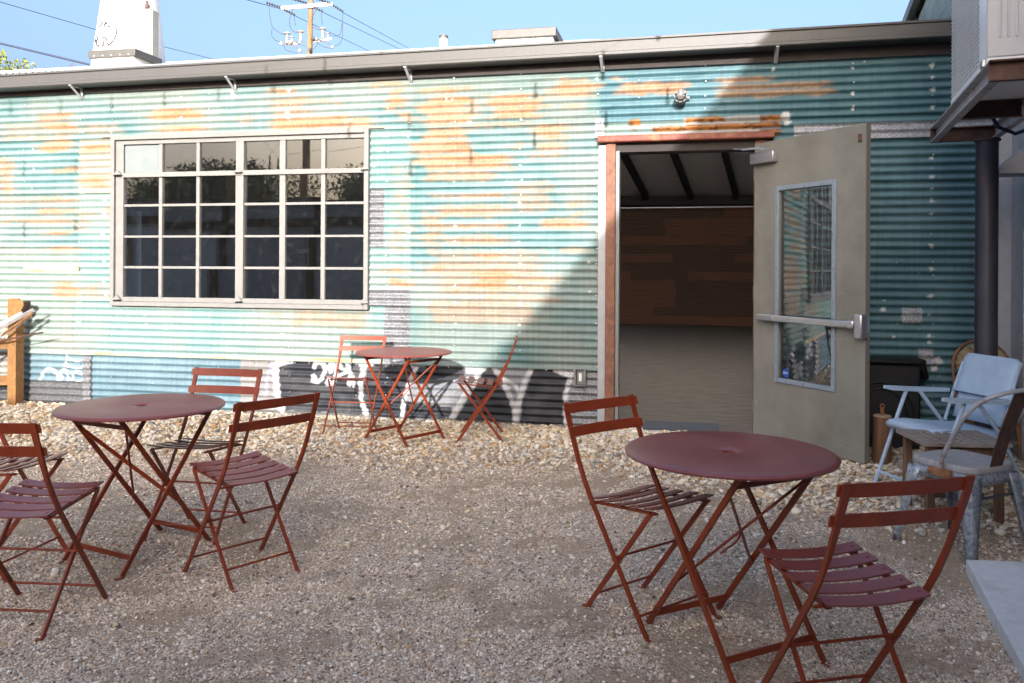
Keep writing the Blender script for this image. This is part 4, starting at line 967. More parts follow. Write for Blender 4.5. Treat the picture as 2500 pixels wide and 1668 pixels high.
for k in range(52): z = .05+k*.0235; b.box((AX0+.21,AY1-.004,z-.0016),(AX1,AY1,z+.0016))
b.build('coil_grille', M['acwhite'], ac, smooth=0)
b = MB()
for k in range(9):
    y = AY1-.05-k*.036; b.box((AX0-.006,y-.010,.12),(AX0-.0005,y+.002,AH-.05 if k < 3 else .46))
b.build('ribs', M['acgrey'], ac, bevel=.003)
b = MB(); b.box((AX0-.003,AY0+.02,.50),(AX0-.0005,AY1-.16,.78)); b.build('rating_plate', M['zinc'], ac)
b = MB(); b.box((AX0+.05,AY1-.05,-.001),(AX0+.12,AY1+.01,.030)); b.build('foot', M['alu'], ac); 
cb = MB(); p0 = PM @ Vector((-.2,-.1,ZT)); cp_ = [PM @ Vector(v_) for v_ in ((-.69,-.2,ZT+.15),(-.5,-.22,ZT+.02),(-.42,-.30,ZT-.10),(-.30,-.42,ZT-.13),(-.1,-.60,ZT-.05),(.1,-.66,ZT+.1))]
cb.tube(cp_, .012, 8); o = cb.build('cable_bundle', M['wireblue'], None); tag(o, 'dark blue cable looping from the air conditioner to the wall', 'cable')

# ------------------------------------------------------------------ concrete slab at lower right
a0 = on_ground(2358, 1365.5, .05); a1 = on_ground(2500, 1627, .05); d_ = (a1-a0).normalized(); rr = on_ground(2500, 1371, .05)
e_ = (rr-a0).normalized()
b = MB(); b.prism([Vector((q.x,q.y,-.05)) for q in (a0, a0+d_*6, a0+d_*6+e_*2, a0+e_*.9)], (0,0,.10))
o = b.build('concrete_slab', M['concrete'], None, bevel=.006); tag(o, kind='structure')

# ------------------------------------------------------------------ folding bistro chairs and tables
def make_chair():
    e = bpy.data.objects.new('folding_chair', None); e.empty_display_size = .1; link(e)
    A = [(.184,0),(.11,.108),(.03,.225),(-.06,.357),(-.13,.46),(-.168,.525),(-.208,.605),(-.246,.70),(-.276,.78),(-.290,.826)]
    sa = [(1,1)]*5 + [(1.15,1.0),(1.7,.75),(2.6,.5),(3.0,.42),(3.0,.42)]
    for s in (-1, 1):
        b = MB(); b.bar([(s*.192,y,z) for y,z in A], .008, .020, scales=sa); b.box((s*.192-.010,.176,-.002),(s*.192+.010,.212,.005)); b.build('long_leg', M['redmetal'], e)
        b = MB(); b.bar([(s*.162,-.184,0),(s*.162,.168,.466)], .008, .019); b.box((s*.162-.010,-.212,-.002),(s*.162+.010,-.176,.005)); b.build('short_leg', M['redmetal'], e)
        b = MB(); b.bar([(s*.150,.185,.466),(s*.150,.02,.452),(s*.150,-.150,.436)], .020, .008, Vector((0,0,1)).cross(Vector((0,1,0)))); b.build('seat_rail', M['redmetal'], e)
    for k, y in enumerate((.168,.090,.012,-.066,-.144)):
        z0 = .464 + .028*(y/.168)*.55 - .004*(1-abs(y)/.168); n = 9; pts = []; w_ = .0245
        b = MB(); vs = []; hw = .173 - .001*k
        for i in range(n):
            t = -1+2*i/(n-1); zz = z0 + .010*t*t - .004
            yy = -.006*(1-t*t)
            for dy, dz in ((-w_,-.003),(w_,-.003),(w_,.003),(-w_,.003)): vs.append((hw*t, y+dy+yy, zz+dz+.004*(dy/w_)))
        fs = [(i*4+q, i*4+(q+1)%4, i*4+4+(q+1)%4, i*4+4+q) for i in range(n-1) for q in range(4)] + [(3,2,1,0), tuple((n-1)*4+q for q in range(4))]
        b.add(vs, fs)
        for s in (-1, 1): b.ball((s*.15, y, z0+.010*(.15/hw)**2), .006, 6, 4, (1,1,.4))
        b.build('seat_slat', M['redtop'], e)
    for zc, yc in ((.803,-.284),(.712,-.250)):
        b = MB(); n = 9; vs = []; hh = .0205
        for i in range(n):
            t = -1+2*i/(n-1); yy = yc + .010 - .014*(1-t*t); h2 = hh - (.004 if abs(t) > .99 else 0)
            for dy, dz in ((-.0035,-h2),(.0035,-h2),(.0035,h2),(-.0035,h2)): vs.append((.212*t, yy+dy-.30*dz, zc+dz))
        fs = [(i*4+q, i*4+(q+1)%4, i*4+4+(q+1)%4, i*4+4+q) for i in range(n-1) for q in range(4)] + [(3,2,1,0), tuple((n-1)*4+q for q in range(4))]
        b.add(vs, fs)
        for s in (-1, 1):
            for dz in (-.011, .011): b.ball((s*.175, yc+.008-.3*dz, zc+dz), .005, 6, 4, (1,.6,1))
        b.build('back_slat', M['redmetal'], e)
    for x, y, z in ((.192,.133,.075),(.162,-.127,.075),(.192,.006,.262),(.192,-.135,.438)):
        b = MB(); b.tube([(-x,y,z),(x,y,z)], .0052, 8); b.build('crossbar', M['redmetal'], e)
    return e
chair0 = make_chair(); chair_used = [False]
def place_chair(cx, cy, front, label, tiltx=0.0, dz=0.0, rollz=0.0):
    c = chair0 if not chair_used[0] else copy_tree(chair0); chair_used[0] = True
    f = Vector((front[0], front[1], 0)).normalized(); a = math.atan2(f.y, f.x) - PI/2
    g = float(np.mean(ground_z([cx+.15, cx-.15, cx, cx], [cy, cy, cy+.18, cy-.18])))
    c.matrix_world = Matrix.Translation((cx, cy, g-.002+dz)) @ Matrix.Rotation(a, 4, 'Z') @ Matrix.Rotation(tiltx, 4, 'X') @ Matrix.Rotation(rollz, 4, 'Y')
    tag(c, label, 'chair', 'dark red folding chairs'); return c
def chair_by_back(L, R, sgn, label, **k):
    a = on_ground(*L, z=.823); c = on_ground(*R, z=.823); m = (a+c)/2; d = (c-a).normalized()
    f = Vector((-d.y, d.x, 0))*sgn
    return place_chair(m.x + f.x*.288, m.y + f.y*.288, f, label, **k)
chair_by_back((2053,1178), (2383,1158), 1, 'dark red folding chair nearest the concrete slab, seen from behind')
chair_by_back((1376,985), (1546,964), -1, 'dark red folding chair left of the round table nearest the open door')
chair_by_back((580,980), (779,955), 1, 'dark red folding chair seen from behind on the right of the left table')
chair_by_back((474,895), (641.6,900), -1, 'dark red folding chair facing the viewer behind the left round table')
a = on_ground(93, 1027.6, .823); d = Vector((.997,-.08,0)); m = a - d*.212; f = Vector((-d.y,d.x,0))
place_chair(m.x+f.x*.288, m.y+f.y*.288, f, 'dark red folding chair in front at the left edge, its back to the viewer')
place_chair(-2.36, 3.82, (.985,-.16), 'dark red folding chair at the left edge with only its seat in view')
m = at_depth(869, 819, 7.22); place_chair(m.x+.02, m.y-.275, (-.10,-1), 'sunlit red folding chair leaning back against the wall side of the back table', tiltx=math.radians(4.0), dz=-.012)
place_chair(-.245, 6.70, (-1,.02), 'dark red folding chair seen side-on, right of the sunlit table')

def make_table():
    e = bpy.data.objects.new('round_table', None); e.empty_display_size = .1; link(e); H = .722
    b = MB(); b.lathe([(.028,H-.018),(.026,H-.007),(.030,H-.004),(.060,H),(.20,H+.001),(.365,H),(.380,H-.003),(.386,H-.009),(.384,H-.016),(.376,H-.016),(.372,H-.009),(.065,H-.010),(.032,H-.014),(.028,H-.018)], 72); b.build('table_top', M['redtop'], e, smooth=40)
    hp, q1, q2 = .262, .205, .178; zt = H-.012
    for s in (-1, 1):
        b = MB(); b.bar([(-hp,s*q1,zt),(hp,s*q1,.006)], .010, .021, Vector((0,1,0))); b.box((hp-.004,s*q1-.012,-.001),(hp+.034,s*q1+.012,.005)); b.build('leg', M['redmetal'], e)
        b = MB(); b.bar([(hp,s*q2,zt),(-hp,s*q2,.006)], .010, .021, Vector((0,1,0))); b.box((-hp-.034,s*q2-.012,-.001),(-hp+.004,s*q2+.012,.005)); b.build('leg', M['redmetal'], e)
        b = MB(); b.box((-hp-.02,s*.192-.02,zt-.001),(hp+.02,s*.192+.02,zt+.002)); b.build('top_rail', M['redmetal'], e)
    for x, q in ((hp*.80, q1), (-hp*.80, q2)):
        z = zt*(.10); b = MB(); b.bar([(x,-q,z),(x,q,z)], .006, .024, Vector((1,0,0))); b.build('crossbar', M['redmetal'], e)
    for x, q in ((-hp*.86, q1), (hp*.86, q2)):
        b = MB(); b.bar([(x,-q,zt*.93),(x,q,zt*.93)], .006, .020, Vector((1,0,0))); b.build('crossbar', M['redmetal'], e)
    fb = lambda q, t: Vector((hp-2*hp*t, q, zt*(1-t)))          # a place in the plane of the second pair of legs
    b = MB(); r0, r1 = fb(q2-.008, .08), fb(-q2+.008, .67); b.tube([r0, r1], .0055, 8)
    k0, k1 = r0.lerp(r1, .50), r0.lerp(r1, .66); dn = Vector((0,0,-.028)); b.tube([k0, k0.lerp(k1,.12)+dn*.8, k0.lerp(k1,.3)+dn, k1+dn*.9], .004, 8); b.build('brace_rod', M['redmetal'], e)
    b = MB(); b.bar([fb(-q2+.008, .13), fb(q2-.008, .63)], .006, .018, Vector((0,1,0))); b.build('brace_bar', M['redmetal'], e)
    return e
table0 = make_table(); table_used = [False]
def place_table(cx, cy, p, label):
    c = table0 if not table_used[0] else copy_tree(table0); table_used[0] = True
    g = float(np.mean(ground_z([cx+.2, cx-.2, cx, cx], [cy, cy, cy+.25, cy-.25])))
    c.matrix_world = Matrix.Translation((cx, cy, g-.003)) @ Matrix.Rotation(math.atan2(p[1], p[0]), 4, 'Z'); tag(c, label, 'table', 'round folding tables'); return c
place_table(.812, 3.045, (.45,-.89), 'dark red round folding table in the foreground, nearest the open door')
place_table(-1.803, 4.00, (-.46,-.89), 'dark red round folding table in the shade at the left')
place_table(-.868, 6.62, (.77,-.63), 'sunlit red round folding table in front of the graffiti')

# ------------------------------------------------------------------ the odd seats at the right
# pale blue metal armchair
f = Vector((-.97,-.20,0)).normalized()
AM = Matrix.Translation((2.72, 5.08, float(ground_z(2.72,5.08)))) @ Matrix.Rotation(math.atan2(f.y,f.x)-PI/2, 4, 'Z')
arm = empty('metal_armchair', 'pale blue folding metal armchair with worn paint beside the steel pipe', 'armchair', AM)
def panel(prof, hw, mt, nm, parent, th=.012, edge=.02, n=13):
    """sheet-metal panel: side profile (y,z), rounded across, rolled edges"""
    b = MB(); vs = []; k = len(prof)
    for j in range(n):
        t = -1+2*j/(n-1); e_ = max(0, abs(t)-.86)/.14
        for (y, z, ny, nz) in prof: vs.append((hw*t*(1-.012*e_*e_), y - ny*edge*e_*e_, z - nz*edge*e_*e_))
    fs = [(j*k+q, j*k+q+1, (j+1)*k+q+1, (j+1)*k+q) for j in range(n-1) for q in range(k-1)]
    b.add(vs, fs); o = b.build(nm, mt, parent, smooth=70); s = o.modifiers.new('thickness', 'SOLIDIFY'); s.thickness = th; s.offset = -1; return o
panel([(.285,.395,.9,.3),(.30,.425,.6,.7),(.285,.448,.2,1),(.18,.452,0,1),(.0,.432,0,1),(-.16,.420,0,1),(-.20,.426,0,1)], .225, M['palebblue'], 'seat', arm, .014)
panel([(-.175,.455,.94,.2),(-.205,.56,.95,.25),(-.222,.632,.95,.2)], .215, M['palebblue'], 'back_panel', arm, .010)
panel([(-.185,.625,.95,.2),(-.205,.64,.95,.2),(-.245,.75,.95,.28),(-.272,.832,.9,.35),(-.295,.86,.4,.9),(-.32,.85,-.3,.9)], .235, M['palebblue'], 'back_panel', arm, .010, .03)
for s in (-1, 1):
    b = MB(); b.bar([(s*.262,.265,.640),(s*.262,.22,.634),(s*.262,.05,.622),(s*.262,-.20,.612)], .05, .016, Vector((1,0,0)), [(.5,1.2),(1,1.7),(1,1.7),(.9,1.4)]); b.build('armrest', M['palebblue'], arm)
    b = MB(); b.tube([(s*.255,.11,.625),(s*.250,.19,.43),(s*.255,.345,.005)], .0125, 10, Vector((1,0,0))); b.build('front_leg', M['palebblue'], arm)
    b = MB(); b.tube([(s*.250,.02,.612),(s*.245,-.14,.42),(s*.245,-.36,.005)], .0125, 10, Vector((1,0,0))); b.build('rear_leg', M['palebblue'], arm)
    b = MB(); b.tube([(s*.236,-.16,.42),(s*.232,-.225,.62),(s*.22,-.285,.80)], .011, 8, Vector((1,0,0))); b.build('back_post', M['palebblue'], arm)
for y, z in ((.31,.10), (-.31,.10)):
    b = MB(); b.tube([(-.25,y,z),(.25,y,z)], .010, 8); b.build('crossbar', M['palebblue'], arm)

# weathered slatted side table
tz = .45; c1_ = on_ground(2240,1077,tz); c2_ = on_ground(2452,1081,tz); c3_ = on_ground(2215,1045,tz)
ctr = (c2_ + c3_)/2; ex = (c2_-c1_).normalized()
TM = Matrix.Translation((ctr.x, ctr.y+.02, float(ground_z(ctr.x, ctr.y)))) @ Matrix.Rotation(math.atan2(ex.y, ex.x), 4, 'Z')
tk = empty('slatted_side_table', 'low weathered wooden side table with a slatted top between two metal chairs', 'side table', TM)
hw, hd = .235, .20
def bxp(a, c, mt, nm, par, bev=.004):
    b = MB(); b.box(a, c); return b.build(nm, mt, par, bevel=bev)
bxp((-hw,-hd,tz-.024),(-hw+.085,hd,tz), M['teak'], 'end_board', tk); bxp((hw-.085,-hd,tz-.024),(hw,hd,tz), M['teak'], 'end_board', tk)
bxp((-hw+.0855,-hd,tz-.024),(hw-.0855,-hd+.05,tz-.001), M['teak'], 'edge_board', tk); bxp((-hw+.0855,hd-.05,tz-.024),(hw-.0855,hd,tz-.001), M['teak'], 'edge_board', tk)
sw = (2*hw-.171)/6
for k in range(6):
    x0 = -hw+.0855+k*sw; bxp((x0+.010,-hd+.0505,tz-.024),(x0+sw-.010,hd-.0505,tz-.002), M['teak'], 'slat', tk, .003)
bxp((-hw+.05,-hd+.04,tz-.085),(hw-.05,-hd+.06,tz-.025), M['brownwood'], 'apron', tk); bxp((-hw+.05,hd-.06,tz-.085),(hw-.05,hd-.04,tz-.025), M['brownwood'], 'apron', tk)
for sx_ in (-1, 1):
    for sy_ in (-1, 1): bxp((sx_*(hw-.05)-.021,sy_*(hd-.05)-.021,-.01),(sx_*(hw-.05)+.021,sy_*(hd-.05)+.021,tz-.026), M['brownwood'], 'leg', tk)
bxp((-hw+.06,-.02,.10),(hw-.06,.02,.13), M['brownwood'], 'stretcher', tk)

# galvanised cafe armchair
f = Vector((-.42,.91,0)).normalized()
CM = Matrix.Translation((2.275, 4.13, float(ground_z(2.275,4.13)))) @ Matrix.Rotation(math.atan2(f.y,f.x)-PI/2, 4, 'Z')
tx = empty('galvanised_chair', 'mottled galvanised metal armchair with rusty arms at the right edge', 'armchair', CM)
SH = .455
def sq(r, z, n=32, p=4.5):
    out = []
    for i in range(n):
        a = 2*PI*i/n; c_, s_ = math.cos(a), math.sin(a); k = (abs(c_)**p + abs(s_)**p)**(-1/p); out.append((r*k*c_, r*k*s_, z))
    return out
b = MB(); rings = [(.175,SH-.036),(.183,SH-.034),(.186,SH-.015),(.181,SH-.004),(.165,SH),(.12,SH-.006),(.06,SH-.010),(.004,SH-.011)]; n = 32; vs = []
for r, z in rings: vs += sq(r, z, n)
b.add(vs, [(i*n+q, i*n+(q+1)%n, (i+1)*n+(q+1)%n, (i+1)*n+q) for i in range(len(rings)-1) for q in range(n)]); b.build('seat', M['seatbrown'], tx, smooth=50)
b = MB(); vs = sq(.180, SH-.035, n) + sq(.188, SH-.090, n); b.add(vs, [(q, (q+1)%n, n+(q+1)%n, n+q) for q in range(n)]); o = b.build('apron', M['galvchair'], tx, smooth=60); o.modifiers.new('t', 'SOLIDIFY').thickness = .004
for sx_ in (-1, 1):
    for sy_ in (-1, 1):
        b = MB(); vs = []; rows = 8
        for i in range(rows):
            t = i/(rows-1); z = (SH-.05)*(1-t) + .004*t; cx_, cy_ = sx_*(.165+.052*t), sy_*(.165+.052*t); w_ = .046*(1-t)+.017*t
            # L-shaped sheet leg with a rounded corner and a pressed groove
            prof = [(-2*w_,0),(-.9*w_,.004),(-.25*w_,.010),(.15*w_,.15*w_),(.010,-.25*w_),(.004,-.9*w_),(0,-2*w_)] if True else None
            for a_, c_ in ((-1.5*w_,.30*w_),(-.6*w_,.34*w_),(0,.28*w_),(.20*w_,.20*w_),(.28*w_,0),(.34*w_,-.6*w_),(.30*w_,-1.5*w_)): vs.append((cx_+sx_*a_, cy_+sy_*c_, z))
        b.add(vs, [(i*7+q, i*7+q+1, (i+1)*7+q+1, (i+1)*7+q) for i in range(rows-1) for q in range(6)])
        o = b.build('leg', M['galvchair'], tx, smooth=60); o.modifiers.new('t', 'SOLIDIFY').thickness = .0035
        b = MB(); b.tube([(sx_*.213,sy_*.213,.03),(sx_*.217,sy_*.217,-.002)], .013, 10); b.build('foot', M['darkmetal'], tx)
for y in (-.17, .17): 
    b = MB(); b.bar([(-.18,y,.30),(.18,y,.30)], .018, .006, Vector((0,1,0))); b.build('brace', M['darkmetal'], tx)
arc = [(-.198,-.03,SH-.045),(-.203,-.04,SH+.02),(-.212,-.11,SH+.15),(-.215,-.17,SH+.25),(-.205,-.225,SH+.315),(-.18,-.27,SH+.35),(-.12,-.31,SH+.375),(0,-.325,SH+.385)]
full = arc + [(-x,y,z) for x,y,z in arc[-2::-1]]
b = MB(); b.tube(full, .011, 10, Vector((0,0,1))); b.build('arm_rail', M['beamgrey'], tx)
for s in (-1, 1):
    b = MB(); b.box((s*.198-.012,-.085,SH-.065),(s*.198+.012,.03,SH-.03)); b.ball((s*.208,.02,SH-.048), .013, 8, 6); b.ball((s*.208,-.075,SH-.048), .013, 8, 6); b.build('arm_bracket', M['rustbrown'], tx)
b = MB(); b.bar([(0,-.168,SH-.05),(0,-.205,SH+.10),(0,-.255,SH+.24),(0,-.315,SH+.385)], .105, .005, Vector((1,0,0)), [(.8,1),(.9,1),(1,1),(1.1,1)]); b.build('back_splat', M['rustdark'], tx)

# rusty folding chair leaning folded on the wall behind the pipe
p = at_depth(2422, 1000, 6.12); RC = Matrix.Translation((p.x, p.y, -.004)) @ Matrix.Rotation(-.10, 4, 'Z') @ Matrix.Rotation(math.radians(-14), 4, 'X')
rc = empty('rusty_folding_chair', 'rusty folded metal chair with a round yellowed back, leaning behind the steel pipe', 'chair', RC)
hw = .215
loop = [(-hw,0,.02),(-hw,0,.35),(-hw,0,.62)] + [(-hw*math.cos(t*PI/10), 0, .665+.215*math.sin(t*PI/10)) for t in range(0, 11)] + [(hw,0,.62),(hw,0,.35),(hw,0,.02)]
b = MB(); b.tube(loop, .011, 8, Vector((0,1,0))); b.build('tube_frame', M['rustbrown'], rc)
pts = [(-.185,-.004,.655),(-.19,-.004,.70)] + [(-.19*math.cos(t*PI/10), -.004, .69+.165*math.sin(t*PI/10)) for t in range(1, 10)] + [(.19,-.004,.70),(.185,-.004,.655),(.10,-.004,.675),(0,-.004,.685),(-.10,-.004,.675)]
b = MB(); b.prism(pts, (0,.008,0)); b.build('back_panel', M['rustyellow'], rc)
b = MB(); b.prism([(-.175,-.012,.20),(.175,-.012,.20),(.175,-.012,.60),(-.175,-.012,.60)], (0,-.012,0)); b.build('folded_seat', M['rustorange'], rc, bevel=.006)
for s in (-1, 1):
    b = MB(); b.bar([(s*.19,-.03,.0),(s*.19,-.03,.60)], .018, .012); b.build('leg', M['rustorange'], rc)
for z in (.11, .60):
    b = MB(); b.bar([(-.20,-.02,z),(.20,-.02,z)], .016, .012, Vector((0,1,0))); b.build('crossbar', M['rustbrown'], rc)

# black moulded plastic bin behind the door
bl = empty('black_bin', 'black moulded plastic bin with an arched panel, standing behind the open door', 'bin', WM @ Matrix.Translation((0,-.05,-.005)))
x1 = wu(2247)-.05; x0 = x1-.78; q = .20
b = MB(); b.prism([(x0,-q-.05,0),(x1-.02,-q-.05,0),(x1-.0,-q,.66),(x0,-q,.66)], (0,q,0)); b.build('body', M['black'], bl, bevel=.02)
b = MB(); b.box((x0-.03,-q-.03,.662),(x1+.03,.0,.70)); b.prism([(x1-.03,-q-.05,.70),(x1+.02,-q-.02,.70),(x1+.065,-q+.02,.55),(x1+.03,-q+.02,.53)], (0,.12,0)); b.build('rim', M['black'], bl, bevel=.012)
for rr_, nm in ((.235,'arch_moulding'),(.185,'arch_moulding')):
    xc = x1-.30; b = MB(); b.tube([(xc-rr_,-q-.062,.02)] + [(xc-rr_*math.cos(t*PI/12), -q-.018-.03*(1-math.sin(t*PI/12)), .28+rr_*1.0*math.sin(t*PI/12)) for t in range(13)] + [(xc+rr_,-q-.062,.02)], .008, 6, Vector((0,1,0))); b.build(nm, M['black'], bl)

# log post with an eye bolt
g0 = on_ground(2143, 1128); LM = Matrix.Translation((2.672, 5.90, float(ground_z(2.672,5.90))))
lg = empty('log_post', 'short brown log standing at the door edge with a rusty eye bolt on top', 'log', LM)
b = MB(); n = 18; vs = []; rows = [(.066,-.03),(.066,.10),(.064,.22),(.064,.338)]
for i, (r, z) in enumerate(rows):
    for q in range(n): a_ = 2*PI*q/n; k = 1+.05*math.sin(3*a_+i)+.03*math.sin(7*a_); vs.append((r*k*math.cos(a_), r*k*math.sin(a_), z))
b.add(vs, [(i*n+q, i*n+(q+1)%n, (i+1)*n+(q+1)%n, (i+1)*n+q) for i in range(3) for q in range(n)] + [tuple(range(n))[::-1], tuple(3*n+q for q in range(n))]); b.build('trunk', M['log'], lg)
b = MB(); b.lathe([(1e-4,.348),(.060,.348),(.062,.339),(1e-4,.339)], 18); b.build('sawn_end', M['logtop'], lg)
b = MB(); b.box((-.012,-.004,.346),(.012,.004,.40)); b.tube([(.014*math.cos(t*PI/6),0,.413+.014*math.sin(t*PI/6)) for t in range(12)], .0045, 6, Vector((0,1,0)), closed=True); b.build('eye_bolt', M['rustbrown'], lg)

# rusty rack with steel bars at the left edge
pu = wu(70); RK = WM @ Matrix.Translation((pu, -.16, 0))
rk = empty('steel_rack', 'rust-orange steel rack post with rails against the wall at the left edge', 'rack', RK)
b = MB(); b.box((-.048,-.05,-.02),(.005,.05,1.06)); b.build('post', M['rustorange'], rk, bevel=.003)
b = MB(); b.box((.0055,-.05,-.02),(.05,-.042,.86)); b.box((.0055,.042,-.02),(.05,.05,.86)); b.box((.043,-.0415,-.02),(.05,.0415,.86)); b.build('post_flange', M['rustorange'], rk)
b = MB(); b.prism([(.0055,-.052,.86),(.052,-.052,.86),(.135,-.052,.985),(.135,-.052,1.04),(.03,-.052,1.065),(.0055,-.052,1.065)], (0,.008,0)); b.build('gusset', M['rustorange'], rk)
b = MB(); b.prism([(.055,-.043,.862),(.137,-.043,.985),(.137,-.043,1.038),(.128,-.043,1.038),(.128,-.043,.990),(.046,-.043,.868)], (0,.085,0)); b.build('gusset_flange', M['rustdark'], rk)
for z0, z1 in ((.56,.66),(.20,.29)):
    b = MB(); b.prism([(-.049,-.045,z0),(-.049,.01,z0),(-.049,.01,z1),(-.049,-.045,z1)], (-1.5,-.75,.0)); b.build('rail', M['rustorange'], rk)
b = MB(); b.box((-1.56,-.85,-.02),(-1.50,-.75,1.0)); b.build('far_post', M['rustorange'], rk)
for k, (pa, pb, w_, mt) in enumerate((((-60,840),(82,756),.035,'dirtybars'),((-60,868),(77,772),.030,'dirtybars'),((-60,828),(60,764),.040,'zinc'),((-40,852),(86,764),.02,'rustorange'),((-30,838),(113,811),.012,'rustdark'),((-20,820),(22,824),.02,'zinc'))):
    u0, z0 = on_wall(*pa, .32); u1, z1 = on_wall(*pb, .24); b = MB(); b.bar([W(u0,-.40+.02*k,z0), W(u1,-.235-.012*k,z1)], w_, .012, Vector((0,-.6,.8)))
    o = b.build('steel_bar', M[mt], None); tag(o, ('wide pale steel bar, upper one lying on the rusty rack','second pale steel bar lying on the rusty rack','broad zinc strip behind the bars on the rusty rack','narrow rust-coloured bar lying on the rusty rack','thin dark rod sticking out past the rack post','short zinc strip low on the rusty rack')[k], 'steel bar', 'bars on the rack')

# ------------------------------------------------------------------ on and behind the roof
def roof_z(v): return 3.33 + RS*(v+.14)
def roof_box(px0, px1, pyb, v, name, label, dep=.7, h=.30, cap=.10):
    r0 = ray(px0, pyb); o_ = WMI @ Vector((0,0,CAMZ)); d0 = WMI.to_3x3() @ ray(px0, pyb); d1 = WMI.to_3x3() @ ray(px1, pyb)
    t0 = (v-o_.y)/d0.y; t1 = (v-o_.y)/d1.y; u0 = (o_+d0*t0).x; u1 = (o_+d1*t1).x; zt = (o_+d0*t0).z
    e = empty(name, label, 'roof box', WM @ Matrix.Translation((0, v, 0))); zb = roof_z(v)-.25
    b = MB(); b.prism([(u0,0,zb),(u1,0,zb),(u1-.01,0,zt),(u0+.01,0,zt)], (0,dep,0)); b.build('curb', M['white'], e, bevel=.006)
    b = MB(); b.box((u0-.03,-.03,zt-cap*.15),(u1+.03,dep+.03,zt+cap*.85)); b.build('cap_flashing', M['capgrey'], e, bevel=.008)
    b = MB()
    for k in range(5): b.ball((u0+(u1-u0)*(k+.5)/5,-.032,zt+.01), .008, 6, 4)
    b.build('screws', M['white'], e)['kind'] = 'stuff'; return e, u0, u1, zt
roof_box(224, 328, 141, 2.1, 'skylight_curb', 'white roof box with a grey cap in front of the tapered white stack', .5)
roof_box(1208, 1352, 94, 1.5, 'skylight_curb', 'white roof box with a grey cap right of the thin vent pipe')
o_ = WMI @ Vector((0,0,CAMZ))
def on_v(px, py, v):
    d0 = WMI.to_3x3() @ ray(px, py); t0 = (v-o_.y)/d0.y; return o_ + d0*t0
# thin vent pipe
pt = on_v(1083, 95, 2.0); rp = (on_v(1093,95,2.0).x - on_v(1073,95,2.0).x)/2
vp = empty('vent_pipe', 'thin white vent pipe with a dark cap on the low roof', 'vent pipe', WM @ Matrix.Translation((pt.x, 2.0, roof_z(2.0)-.1)))
b = MB(); b.tube([(0,0,0),(0,0,pt.z-roof_z(2.0)+.1)], rp, 18); b.build('pipe', M['white'], vp)
b = MB(); tz_ = pt.z-roof_z(2.0)+.1; b.lathe([(1e-4,tz_),(rp*1.06,tz_),(rp*1.06,tz_+.035),(1e-4,tz_+.035)], 18); b.build('cap', M['capgrey'], vp)
# tapered white stack
V0 = 3.2; sb0, sb1 = on_v(203, 168, V0-.36), on_v(345, 168, V0-.36); st0, st1 = on_v(226, 0, V0-.33), on_v(335, 0, V0-.33)
zb = roof_z(V0)-.15; kx = (st0.z-sb0.z)
cxb = (sb0.x+sb1.x)/2; rb_ = (sb1.x-sb0.x)/2; cxt = (st0.x+st1.x)/2; rt_ = (st1.x-st0.x)/2; zt0, zt1 = sb0.z, st0.z
stk_ = empty('white_stack', 'tapered white metal stack on the roof with an eagle outline drawn on it', 'stack', WM @ Matrix.Translation((0, V0, 0)))
b = MB(); n = 28; vs = []; lev = [-.6, 0, .35, .7, 1.0, 1.25, 1.32]
def stk_at(t): return cxb+(cxt-cxb)*t, rb_+(rt_-rb_)*t, zt0+(zt1-zt0)*t
for t in lev:
    c_, r_, z_ = stk_at(min(t,1.25)); r_ = r_ if t <= 1.25 else r_*.55; z_ = z_ + (.06 if t > 1.25 else 0)
    vs += [(c_+x_*r_, y_*r_*.9, z_) for x_, y_, _ in sq(1.0, 0, n, 3.2)]
b.add(vs, [(i*n+q, i*n+(q+1)%n, (i+1)*n+(q+1)%n, (i+1)*n+q) for i in range(len(lev)-1) for q in range(n)] + [tuple((len(lev)-1)*n+q for q in range(n))]); b.build('shell', M['white'], stk_, smooth=50)
d0, d1 = on_v(338, 60, V0-.45), on_v(367, 60, V0-.45); dt = on_v(350, 22, V0-.45).z
b = MB(); b.box((d0.x,-.45,zb),(d1.x,-.30,dt)); b.build('side_duct', M['zincdull'], stk_, bevel=.006)
b = MB(); b.box((d1.x+.001,-.44,zb),(d1.x+.03,-.31,dt-.02)); b.build('side_duct_flange', M['zincdull'], stk_, bevel=.004)
c_, r_, z_ = stk_at(1.28); b = MB(); b.tube([(c_+r_*.35,.3,z_),(c_+r_*.35,.3,z_+.6)], .07, 14); b.build('flue_pipe', M['zinc'], stk_)
# eagle outline, as on the stack
k_ = 650/2348
EAG = [[(845,208),(870,230),(885,228),(893,198),(912,190),(930,192),(942,210),(935,215),(928,205),(918,215),(922,235),(945,242),(980,228)],
       [(1003,228),(1022,240),(1034,270),(1032,305),(1020,345),(1000,375),(965,410)], [(838,325),(850,320),(865,328),(860,345),(848,370),(850,395),(865,408),(872,402),(880,418),(888,404)],
       [(905,402),(912,410),(918,400),(926,410),(920,375),(915,345),(922,332),(945,335),(940,345),(952,350),(946,360),(958,368),(950,378),(965,385),(958,398)], [(832,345),(836,352),(830,362),(838,370)]]
b = MB()
for s_ in EAG:
    pl = []
    for x_, y_ in s_:
        q = on_v(x_*k_, y_*k_, V0-.36); t = (q.z-zt0)/(zt1-zt0); c_, r_, z_ = stk_at(t); xx = max(-.985, min(.985, (q.x-c_)/r_)); p_ = 3.2
        yy = -(1-abs(xx)**p_)**(1/p_); pl.append((q.x, yy*r_*.9-.006, q.z))
    b.tube(pl, .010, 5, Vector((0,1,0)))
b.build('eagle_drawing', M['linework'], stk_)
